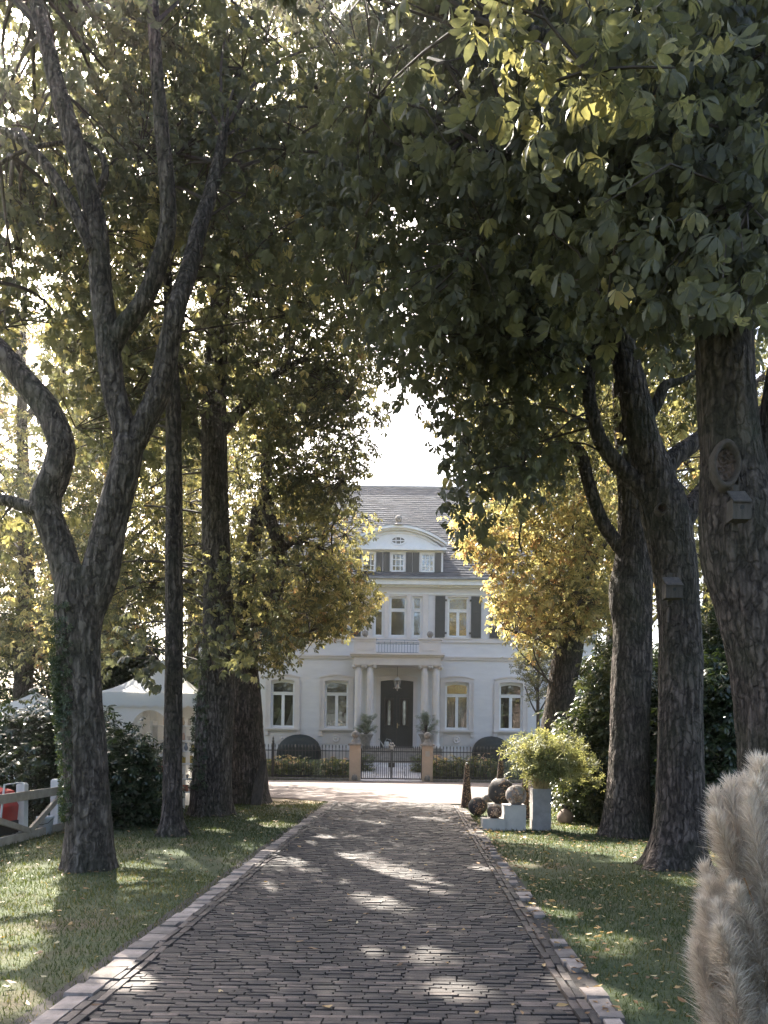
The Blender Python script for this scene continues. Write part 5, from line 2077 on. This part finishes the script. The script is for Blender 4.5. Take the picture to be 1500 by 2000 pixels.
# ------------------------------------------------------------------ pagoda tents with a stall of wares
def tent(label, cx, cy, w, ze, zp, arch, open_side):
    t = thing('pagoda_tent', label, 'tent', (cx, cy, 0), 'white pagoda tents')
    h = w / 2
    b = MB()
    m = 10
    n = 6
    for sx, sy in ((0, -1), (1, 0), (0, 1), (-1, 0)):
        for i in range(m):
            t0, t1 = i / m, (i + 1) / m
            r0, r1 = h * (1 - t0), h * (1 - t1)
            z0, z1 = ze + (zp - ze) * (t0 ** 1.6), ze + (zp - ze) * (t1 ** 1.6)
            if sx == 0:
                b.quad((cx - r0 * -sy, cy + sy * r0, z0), (cx + r0 * -sy, cy + sy * r0, z0), (cx + r1 * -sy, cy + sy * r1, z1), (cx - r1 * -sy, cy + sy * r1, z1))
            else:
                b.quad((cx + sx * r0, cy - r0 * sx, z0), (cx + sx * r0, cy + r0 * sx, z0), (cx + sx * r1, cy + r1 * sx, z1), (cx + sx * r1, cy - r1 * sx, z1))
    b.build('roof', M['canvas'], t)
    for (ax, ay, bx, by) in ((-1, -1, 1, -1), (1, -1, 1, 1), (1, 1, -1, 1), (-1, 1, -1, -1)):      # scalloped valances
        b = MB()
        k = 10
        for i in range(k * 6):
            s0, s1 = i / (k * 6), (i + 1) / (k * 6)
            d0 = .26 + .06 * abs(math.sin(math.pi * s0 * k))
            d1 = .26 + .06 * abs(math.sin(math.pi * s1 * k))
            x0, y0 = cx + h * 1.01 * (ax + (bx - ax) * s0), cy + h * 1.01 * (ay + (by - ay) * s0)
            x1, y1 = cx + h * 1.01 * (ax + (bx - ax) * s1), cy + h * 1.01 * (ay + (by - ay) * s1)
            b.quad((x0, y0, ze - d0), (x1, y1, ze - d1), (x1, y1, ze + .01), (x0, y0, ze + .01))
        b.build('valance', M['canvas'], t)
    for sx in (-1, 1):
        for sy in (-1, 1):
            b = MB()
            b.span(cx + sx * h * .97 - .03, cx + sx * h * .97 + .03, cy + sy * h * .97 - .03, cy + sy * h * .97 + .03, 0, ze)
            b.build('pole', M['white'], t)
    if arch:
        # front wall: canvas with one arched film window, open on the right
        y = cy - h * .94
        xa, xb = cx - h * .94, arch[0]
        c, r, z0, z1 = arch[1], arch[2], arch[3], arch[4]
        b = MB()
        n = 16
        pts = [(c + r * math.cos(math.pi - math.pi * i / n), z1 + (r * 1.05) * math.sin(math.pi * i / n)) for i in range(n + 1)]
        for i in range(n):
            p, q = pts[i], pts[i + 1]
            b.quad((p[0], y, p[1]), (q[0], y, q[1]), (q[0], y, ze), (p[0], y, ze))
        b.quad((xa, y, .03), (c - r, y, .03), (c - r, y, ze), (xa, y, ze))
        b.quad((c + r, y, .03), (xb, y + .05, .03), (xb, y + .05, ze), (c + r, y, ze))
        b.quad((c - r, y, .03), (c + r, y, .03), (c + r, y, z0), (c - r, y, z0))
        wl = b.build('front_wall', M['canvas'], t)
        b = MB()
        for i in range(n):
            p, q = pts[i], pts[i + 1]
            b.quad((p[0], y + .004, z0), (q[0], y + .004, z0), (q[0], y + .004, q[1]), (p[0], y + .004, p[1]))
        b.build('window_film', M['film'], wl)
        b = MB()
        for zz in (z0 + .28, z0 + .5):
            b.span(c - r, c + r, y - .012, y - .004, zz - .02, zz + .02)
        b.span(c - .02, c + .02, y - .013, y - .003, z0, z0 + .5)
        b.build('glazing_bar', M['canvas'], wl)
    b = MB()
    nf = 30
    for i in range(nf):
        x0, x1 = cx - h * .93 + w * .93 * i / nf, cx - h * .93 + w * .93 * (i + 1) / nf
        b.quad((x0, cy + h * .9 + .03 * math.sin(i * 1.3), .03), (x1, cy + h * .9 + .03 * math.sin(i * 1.3 + 1.3), .03), (x1, cy + h * .9 + .03 * math.sin(i * 1.3 + 1.3), ze), (x0, cy + h * .9 + .03 * math.sin(i * 1.3), ze))
    b.build('back_wall', M['canvas'], t)


TY = 17.6
tp = V(306, 1353, TY - 1.15)
TW, TZE = 2.3, tp.z
TX = V(388, 1353, TY - 1.15).x - 1.15
tent('white pagoda tent with an arched window behind the slim trunk', TX, TY, TW, TZE, V(306, 1288, TY).z, (V(333, 1400, TY - 1.08).x, V(293, 1400, TY - 1.08).x, .40, V(300, 1500, TY - 1.08).z, V(300, 1425, TY - 1.08).z), None)
tent('second white pagoda tent whose roof shows above the left shrub', V(70, 1360, 21).x, 21, 3.0, V(70, 1400, 19.5).z, V(90, 1352, 21).z, None, None)


def stall():
    y = TY + .15
    xa, xb = V(300, 1500, y).x, V(392, 1500, y).x
    t = thing('display_shelf', 'white shelf unit full of wares inside the tent', 'shelf', (xa, y, 0))
    zs = [V(370, p, y).z for p in (1545, 1520, 1490, 1466, 1446, 1417)]
    for x in (xa, (xa + xb) / 2 + .12, xb):
        b = MB()
        b.span(x - .025, x + .025, y - .18, y + .18, 0, zs[-1] + .1)
        b.build('upright', M['white'], t)
    for z in zs:
        b = MB()
        b.span(xa - .03, xb + .03, y - .2, y + .2, z - .03, z)
        b.build('board', M['white'], t)
    kinds = ['jar', 'vase', 'box', 'bowl', 'tin', 'book']
    where = ['lowest', 'second', 'third', 'fourth', 'fifth', 'top']
    cols = ['beige', 'rust red', 'cream', 'slate blue', 'mustard', 'pink']
    cnt = {}
    for iz, z in enumerate(zs):
        x = V(318, 1500, y).x + R(0, .05)
        used = []
        while x < xb - .1:
            kd = random.randrange(6)
            ci = random.randrange(6)
            w = R(.07, .12)
            key = (iz, kd, ci)
            if key in cnt:
                ci = (ci + 1) % 6
                key = (iz, kd, ci)
            if key in cnt:
                x += .02
                continue
            cnt[key] = 1
            b = MB()
            h = R(.13, .2)
            c = (x + w / 2, y - .1 + R(-.03, .03), z)
            if kd == 0: b.lathe(c, [(w * .4, 0), (w * .48, h * .2), (w * .48, h * .7), (w * .3, h * .82), (w * .34, h)], 12)
            elif kd == 1: b.lathe(c, [(w * .25, 0), (w * .48, h * .35), (w * .2, h * .75), (w * .3, h)], 12)
            elif kd == 2: b.box((c[0], c[1], z + h / 2), (w, w, h), R(-.2, .2))
            elif kd == 3: b.lathe(c, [(w * .25, 0), (w * .3, .015), (w * .52, h * .5), (w * .49, h * .5), (w * .2, .03)], 14)
            elif kd == 4: b.lathe(c, [(w * .42, 0), (w * .42, h * .9), (w * .45, h * .9), (w * .45, h)], 14)
            else: b.box((c[0], c[1], z + h / 2), (w * .4, .14, h), R(-.1, .1))
            o = b.build(kinds[kd], M['goods%d' % ci], None, kd in (0, 1, 3), at=(c[0], c[1], z))
            tag(o, '%s %s on the %s shelf inside the white tent' % (cols[ci], kinds[kd], where[iz]), kinds[kd], 'wares on the tent shelves')
            x += w + R(.02, .07)
    # red-clothed counter by the tent opening
    p = V(316, 1590, 15.9)
    q = V(322, 1500, 15.9)
    t = thing('sales_counter', 'white counter with a red band at the top, beside the slim trunk', 'counter', (q.x, 15.9, 0))
    zt = V(316, 1496, 15.9).z
    xa, xb = V(292, 1500, 15.9).x, V(330, 1500, 15.9).x
    b = MB()
    k = 16
    for i in range(k):
        x0, x1 = xa + (xb - xa) * i / k, xa + (xb - xa) * (i + 1) / k
        yy = lambda j: 15.75 + .02 * math.sin(j * 2.1)
        b.quad((x0, yy(i), .02), (x1, yy(i + 1), .02), (x1, yy(i + 1), zt - .12), (x0, yy(i), zt - .12))
    b.build('skirt', M['canvas'], t)
    b = MB()
    b.span(xa - .03, xb + .05, 15.7, 16.15, zt - .12, zt)
    b.build('top', M['red'], t)
    for x in (xa + .03, xb - .03):
        b = MB()
        b.span(x - .02, x + .02, 15.95, 15.99, 0, zt - .12)
        b.build('leg', M['white'], t)
    b = MB()
    c = (V(309, 1490, 15.9).x, 15.9, zt)
    b.lathe(c, [(.05, 0), (.12, .08), (.13, .14), (.1, .2), (.02, .24)], 14)
    tag(b.build('bread_basket', M['goods2'], None, True, at=c), 'pale rounded basket standing on the red-topped counter', 'basket')


stall()


# ------------------------------------------------------------------ sculptures by the forecourt
def chips_on_sphere(b, c, r, n, ang, front):
    for _ in range(n):
        a, e = random.gauss(0, ang), random.gauss(0, ang * 1.1)
        d = Vector((math.sin(a) * math.cos(e), -math.cos(a) * math.cos(e), math.sin(e)))
        q = Vector(c) + d * (r + .004)
        u = d.cross(Vector((0, 0, 1))).normalized()
        w = d.cross(u)
        s = R(.010, .022)
        an = R(0, 3)
        u2, w2 = u * math.cos(an) + w * math.sin(an), w * math.cos(an) - u * math.sin(an)
        b.cur = R(0, 1)
        o = d * .012
        pts = [q + u2 * s, q + w2 * s * .8, q - u2 * s, q - w2 * s * .8]
        b.quad(*[p + o for p in pts])
        for i in range(4):
            b.quad(pts[i], pts[(i + 1) % 4], pts[(i + 1) % 4] + o, pts[i] + o)


def orb(label, px, py, Yb, rpx, mat, n=60, ang=.34):
    k = Yb / F
    c = V(px, py, Yb)
    r = rpx * k
    t = thing('sphere_sculpture', label, 'sculpture', c - Vector((0, 0, r)), 'sphere sculptures by the forecourt')
    b = MB()
    b.ball(c, r, 32, 18)
    b.v = [tuple(Vector(p) + (Vector(p) - c).normalized() * mnoise.noise(Vector(p) * 9) * .008) for p in b.v]
    b.build('globe', M[mat], t, True)
    b = MB()
    chips_on_sphere(b, c, r, n, ang, 1)
    tag(b.build('mosaic', M['mosaic'], t), kind='stuff')


def spire(label, px, pyb, pyt, Yb, wb, wt, mat='rust'):
    k = Yb / F
    c = V(px, pyb, Yb)
    zt = V(px, pyt, Yb).z
    z0 = max(c.z, .02) if Yb < 31 else c.z
    t = thing('spire_sculpture', label, 'sculpture', (c.x, c.y, z0), 'spire sculptures by the forecourt')
    r0, r1 = wb / 2 * k, wt / 2 * k
    b = MB()
    b.lathe((c.x, c.y, z0), [(r0 * 1.02, 0), (r0, .02), (r0 + (r1 - r0) * .5, (zt - z0) * .5), (r1, zt - z0), (r1 * .4, zt - z0 + .01)], 14)
    b.build('cone', M[mat], t)
    b = MB()
    b.ball((c.x, c.y, zt + .025), .03, 10, 8)
    b.build('tip_ball', M['plinth'], t, True)
    b = MB()
    for _ in range(130):
        s = R(.02, .97)
        z = z0 + (zt - z0) * s
        r = r0 + (r1 - r0) * s
        a = -math.pi / 2 + random.gauss(.15, .5)
        d = Vector((math.cos(a), math.sin(a), .12))
        q = Vector((c.x + math.cos(a) * r, c.y + math.sin(a) * r, z))
        u = Vector((-math.sin(a), math.cos(a), 0)) * R(.008, .016)
        w = Vector((0, 0, 1)) * R(.01, .024)
        b.cur = R(0, 1)
        o = d * .012
        pts = [q - u, q - w, q + u, q + w]
        b.quad(*[p + o for p in pts])
        for i in range(4):
            b.quad(pts[i], pts[(i + 1) % 4], pts[(i + 1) % 4] + o, pts[i] + o)
    tag(b.build('mosaic', M['mosaic'], t), kind='stuff')


def plinth(label, xa, xb, pyt, pyb, mat='plinth', dep=.42):
    g = G((xa + xb) / 2, pyb)
    k = g.y / F
    x0, x1 = V(xa, pyb, g.y).x, V(xb, pyb, g.y).x
    zt = V((xa + xb) / 2, pyt, g.y).z
    t = thing('plinth', label, 'plinth', ((x0 + x1) / 2, g.y + dep / 2, 0), 'pale plinths under the spheres')
    b = MB()
    b.span(x0, x1, g.y, g.y + dep, -.02, zt - .02)
    b.build('block', M[mat], t)
    b = MB()
    b.span(x0 - .006, x1 + .006, g.y - .006, g.y + dep + .006, zt - .0195, zt)
    b.build('top_slab', M[mat], t)
    return g.y, zt


ya, za = plinth('low pale plinth in front, carrying the smallest sphere', 943, 987, 1600, 1622)
yb, zb = plinth('tall pale plinth carrying the brown sphere left of the planter', 985, 1027, 1573, 1622)
yc, zc = plinth('far pale plinth half hidden behind the tall one, carrying the big dark sphere', 956, 1000, 1571, 1601)
orb('smallest dark mosaic sphere on the low plinth', 966, 1585.5, ya + .2, 14.5, 'rust', 60)
orb('brown mosaic sphere on the tall plinth', 1008, 1553, yb + .2, 20.5, 'palestone', 70, .3)
orb('large dark mosaic sphere on the far plinth', 979, 1546, yc + .2, 26, 'darkstone', 70, .34)
orb('black mosaic sphere lying on the kerb beside the drive', 932.5, 1575, G(932, 1593).y, 18.5, 'darkstone', 60)
orb('pale sphere behind the others, only its top showing', 978, 1540, 21.0, 22, 'palestone', 30)
orb('pale stone sphere lying behind the black one on the forecourt edge', 955, 1562, 19.2, 16, 'palestone', 40)
spire('rusty steel spire nearest the drive, left of the spheres', 911, 1578, 1493, G(911, 1578).y, 23, 7)
spire('rusty steel spire standing tallest behind the spheres', 977, 1576, 1474, 20.2, 26, 6)
spire('rusty steel spire right behind the brown sphere', 1024, 1600, 1502, 16.6, 22, 8)
spire('slim rusty steel spire between the dark and the brown sphere', 986, 1596, 1520, 17.4, 14, 8)


def planter():
    g = G(1057, 1622)
    x0, x1 = V(1040, 1622, g.y).x, V(1076, 1622, g.y).x
    zt = V(1057, 1541, g.y).z
    w = x1 - x0
    yc_ = g.y + w / 2
    t = thing('planter', 'tall grey concrete planter box beside the plinths', 'planter', ((x0 + x1) / 2, yc_, 0))
    b = MB()
    for a in range(4):
        cx, cy = (x0 + x1) / 2, yc_
    e = .03
    b.span(x0, x1, g.y, g.y + e, -.02, zt)
    b.span(x0, x1, g.y + w - e, g.y + w, -.02, zt)
    b.span(x0, x0 + e, g.y + e, g.y + w - e, -.02, zt)
    b.span(x1 - e, x1, g.y + e, g.y + w - e, -.02, zt)
    b.build('box', M['planter'], t)
    b = MB()
    b.span(x0 + e, x1 - e, g.y + e, g.y + w - e, zt - .1, zt - .05)
    b.build('soil', M['soil'], t)
    base = Vector(((x0 + x1) / 2, yc_, zt - .06))
    o = thing('bamboo', 'bushy light green bamboo growing in the tall grey planter', 'plant', base)
    tips, tw, dd = [], MB(), []
    for k in range(54):
        a = R(0, 6.28)
        rr = abs(random.gauss(.36, .22))
        top = Vector((math.cos(a) * rr * 1.4 + .18, math.sin(a) * rr * .8, R(.5, 1.2) - rr * .3))
        b0 = base + Vector((R(-.12, .12), R(-.12, .12), 0))
        m_ = b0 + Vector((top.x * .35, top.y * .35, top.z * .75))
        e_ = base + top
        end = e_ + Vector((math.cos(a) * .2, math.sin(a) * .16, -R(.1, .4)))
        tw.tube([b0, m_, e_, end], [.009, .007, .005, .002], 5, False)
        for q in range(46):
            s = R(.12, 1) if q % 4 else R(.0, .4)
            p = m_.lerp(e_, s * 1.6) if s < .625 else e_.lerp(end, (s - .625) / .375)
            tips.append(p + Vector((random.gauss(0, .09), random.gauss(0, .09), random.gauss(-.03, .09))))
            dd.append((math.cos(a) * .8, math.sin(a) * .8, -.4))
    tw.build('cane', pmat('cane', (0.42, 0.32, 0.14), (0.3, 0.22, 0.1), 10, .6), o)
    P = np.array([tuple(q) for q in tips])
    ti = np.clip(rng.normal(.55, .25, len(P)), 0, 1)
    me = leaf_mesh('foliage', P, ti, 'olive', .82, .5, .7, base, np.array(dd))
    tag(link('foliage', me, M['bamboo'], o), kind='stuff')


planter()


def gourd():
    g = G(1104, 1608)
    t = thing('garden_ornament', 'round brown clay ornament with a small bird shape on top, by the rhododendron', 'ornament', g)
    b = MB()
    r = 16 / F * g.y
    b.lathe((g.x, g.y, 0), [(r * .7, 0), (r * .95, r * .35), (r, r * .75), (r * .9, r * 1.2), (r * .6, r * 1.6), (r * .25, r * 1.78), (.01, r * 1.8)], 24)
    b.build('body', M['terracotta'], t, True)
    b = MB()
    b.ball((g.x, g.y, r * 1.95), r * .26, 12, 8)
    b.tube([(g.x + r * .2, g.y, r * 1.95), (g.x + r * .55, g.y, r * 2.05)], [r * .14, r * .03], 8)
    b.tube([(g.x - r * .15, g.y, r * 2.0), (g.x - r * .25, g.y, r * 2.3)], [r * .12, r * .14], 8)
    b.build('bird', M['darkstone'], t, True)


gourd()


def plank():
    a, b_ = G(519, 1565), V(506, 1487, 19.4)
    b = MB()
    b.bar((a.x, 19.3, .0), (b_.x, 19.75, b_.z), .26, .06)
    tag(b.build('leaning_board', M['boxwood'], None, at=(a.x, 19.3, 0)), 'weathered board leaning against the foot of the farthest left trunk', 'board')


plank()


# ------------------------------------------------------------------ pampas plumes in the right foreground
def pampas():
    base = Vector((1.50, 3.0, 0.0))
    t = thing('pampas_grass', 'beige feathery pampas grass at the right edge of the foreground', 'plant', base)
    meshes = []
    for k in range(4):
        n = 1800
        s = rng.random(n) ** .8
        ax = np.stack([.05 * s ** 2, np.zeros(n), .46 * s], 1)
        a = rng.uniform(0, 2 * np.pi, n)
        out = np.stack([np.cos(a), np.sin(a), np.zeros(n)], 1)
        L = (.05 + .055 * np.sin(np.pi * np.clip(s, 0, 1))) * rng.uniform(.6, 1.3, n)
        d = out * (.5 + .3 * (1 - s))[:, None] + np.array([0.25, 0, 1.0])[None] + rng.normal(0, .32, (n, 3))
        d /= np.linalg.norm(d, axis=1, keepdims=True)
        start = ax + out * (rng.uniform(0, .035, n) * (1.15 - s))[:, None]
        end = start + d * L[:, None]
        side = np.cross(d, rng.normal(0, 1, (n, 3)))
        side /= np.linalg.norm(side, axis=1, keepdims=True)
        w = rng.uniform(.0006, .0019, n)[:, None]
        mid = start + d * L[:, None] * .4
        V_ = np.stack([start, mid + side * w, end, mid - side * w], 1).reshape(-1, 3)
        F_ = np.arange(n * 4).reshape(n, 4)
        ti = np.clip(.15 + .65 * s + rng.normal(0, .2, n), 0, 1)
        meshes.append(npmesh('plume', V_, F_, ti))
    st = MB()
    for k in range(13):
        st.tube([(0, 0, -.9), (.0, 0, -.4), (0, 0, 0), (.05, 0, .45)], [.004, .004, .003, .001], 5)
        break
    stem_me = st.mesh('stem')
    stem_me.materials.append(M['litter'])
    spots = []
    for i in range(150):
        yy = R(1500, 2080)
        left = 1374
        if yy < 1800: left = 1374 + (1800 - yy) * .2
        px = left + (R(0, 1) ** .8) * 235
        spots.append((px, yy, R(2.8, 3.25)))
    spots += [(1409, 1556, 2.95), (1436, 1530, 2.95), (1420, 1590, 2.9), (1465, 1500, 3.0), (1484, 1488, 3.0), (1500, 1484, 3.05)]
    for (px, py, yy) in spots:
        tip = V(px, py, yy)
        o = link('plume', random.choice(meshes), M['plume'], t)
        low = base + Vector((R(-.1, .1), R(-.08, .08), 0))
        d = (tip - low)
        d = (d.normalized() * .8 + Vector((R(-.22, .12), R(-.15, .15), .6))).normalized()
        q = d.to_track_quat('Z', 'X')
        m = q.to_matrix().to_4x4() @ Matrix.Rotation(R(0, 6.28), 4, 'Z')
        sc = R(.7, 1.05)
        o.matrix_local = Matrix.Translation(tip - d * .46 * sc - base) @ m @ Matrix.Scale(sc, 4)
    b = MB()
    for (px, py, yy) in spots[::2]:
        tip = V(px, py, yy)
        low = base + Vector((R(-.1, .1), R(-.08, .08), 0))
        b.tube([low, low.lerp(tip, .5) + Vector((.02, 0, .06)), tip + Vector((0, 0, -.3))], [.005, .004, .003], 4, False)
    tag(b.build('stalks', M['litter'], t), kind='stuff')


pampas()


# ------------------------------------------------------------------ lawn blades and fallen leaves
def lawn():
    zones = [(-9.0, -2.04, 3.6, 9.5, 1300, .036), (1.2, 4.6, 3.6, 9.5, 1500, .036), (-8.5, -2.05, 9.5, 20.5, 420, .05), (1.35, 7, 9.5, 19.5, 420, .05), (-14, -6, 12, 21, 90, .07),
             (-7.5, -1.9, 31.6, 31.95, 700, .06), (.9, 8, 31.6, 31.95, 700, .06), (-7.5, -2.2, 32.2, 37, 160, .08), (1.0, 8, 32.2, 37, 160, .08)]
    PP, SS = [], []
    for (x0, x1, y0, y1, d, h) in zones:
        n = int((x1 - x0) * (y1 - y0) * d)
        x, y = rng.uniform(x0, x1, n), rng.uniform(y0, y1, n)
        z = np.array([gz(v) for v in y])
        P = np.stack([x, y, z], 1)
        qx, qy = project(P)
        k = (qx > -60) & (qx < 1560) & (qy < 2060)
        pn = np.sin(x * 1.3 + 2) * np.cos(y * .9) + np.sin(x * 3.1 + y * 2.3) * .5          # bald patches
        k &= (pn < .75) | (rng.random(n) < .35)
        if x0 > 0 and y0 < 20:
            edge = 1.06 + .012 * (y - 4.7) + .16 + .12 * np.sin(y * 2.3) * np.sin(y * .9)
            k &= x > edge
        PP.append(P[k])
        SS.append(np.full(k.sum(), h))
    P, h = np.concatenate(PP), np.concatenate(SS)
    n = len(P)
    h = h * rng.uniform(.5, 1.25, n)
    a = rng.uniform(0, 2 * np.pi, n)
    wd = h * .055 + .0012 * P[:, 1] * .25
    side = np.stack([np.cos(a), np.sin(a), np.zeros(n)], 1) * wd[:, None]
    lean = rng.normal(0, .45, (n, 3)) * h[:, None]
    lean[:, 2] = h
    V_ = np.stack([P - side, P + side, P + lean], 1).reshape(-1, 3)
    big = np.sin(P[:, 0] * .9 + 1) * np.sin(P[:, 1] * .6) + .6 * np.sin(P[:, 0] * 2.3 + P[:, 1] * 1.7)
    ti = np.clip(.38 + .14 * big + rng.normal(0, .12, n) + (rng.random(n) < .08) * .4, 0, 1)
    me = npmesh('lawn_grass', V_, np.arange(n * 3).reshape(n, 3), ti)
    o = link('lawn_grass', me, M['grass'])
    tag(o, 'short green lawn grass growing on both sides of the brick drive', 'grass', kind='stuff')


lawn()


def litter():
    n = 2600
    x = np.concatenate([rng.uniform(-8, -2.05, 700), rng.uniform(1.15, 5.5, 1500), rng.uniform(-1.8, 1.1, 130), rng.normal(1.35, .2, 270)])
    y = np.concatenate([rng.uniform(4.3, 20, 700), rng.uniform(4.2, 15, 1500), rng.uniform(4.3, 20, 130), rng.uniform(4.3, 16, 270)])
    z = np.where((x > -2) & (x < 1.05), .066, .03) + rng.uniform(0, .015, n)
    L = rng.uniform(.012, .042, n) 
    a = rng.uniform(0, 2 * np.pi, n)
    c, s = np.cos(a), np.sin(a)
    prof = [(-1, 0, .1), (-.2, -.42, .35), (.5, -.36, .3), (1, 0, .45), (.5, .36, .45), (-.2, .42, .3)]
    pts = []
    for (u, v, w) in prof:
        curl = rng.uniform(-.2, 1.3, n)
        pts.append(np.stack([x + (u * c - v * s) * L, y + (u * s + v * c) * L, z + w * L * curl], 1))
    V_ = np.stack(pts, 1).reshape(-1, 3)
    b = np.arange(n)[:, None] * 6
    F_ = np.concatenate([b + np.array([[0, 1, 2, 3]]), b + np.array([[0, 3, 4, 5]])])
    ti = np.clip(rng.normal(.55, .25, n), 0, 1)
    me = npmesh('fallen_leaves', V_, F_, np.concatenate([ti, ti]))
    tag(link('fallen_leaves', me, M['litter']), 'dry brown fallen leaves scattered over the lawn and the drive', 'leaves', kind='stuff')


litter()


# ------------------------------------------------------------------ thin volume added in place of lens glare
def veil():
    b = MB()
    b.span(-305, 305, -65, 305, -1.0, 32.0)
    m = bpy.data.materials.new('glare_volume')
    m.use_nodes = True
    t = m.node_tree
    t.nodes.remove(t.nodes['Principled BSDF'])
    v = t.nodes.new('ShaderNodeVolumePrincipled')
    v.inputs['Color'].default_value = (1.0, 0.98, 0.95, 1)
    v.inputs['Density'].default_value = 0.0011
    v.inputs['Anisotropy'].default_value = 0.9
    t.links.new(v.outputs[0], t.nodes['Material Output'].inputs['Volume'])
    tag(b.build('veil', m), 'added thin haze hanging under the trees', 'veil', kind='stuff')


veil()
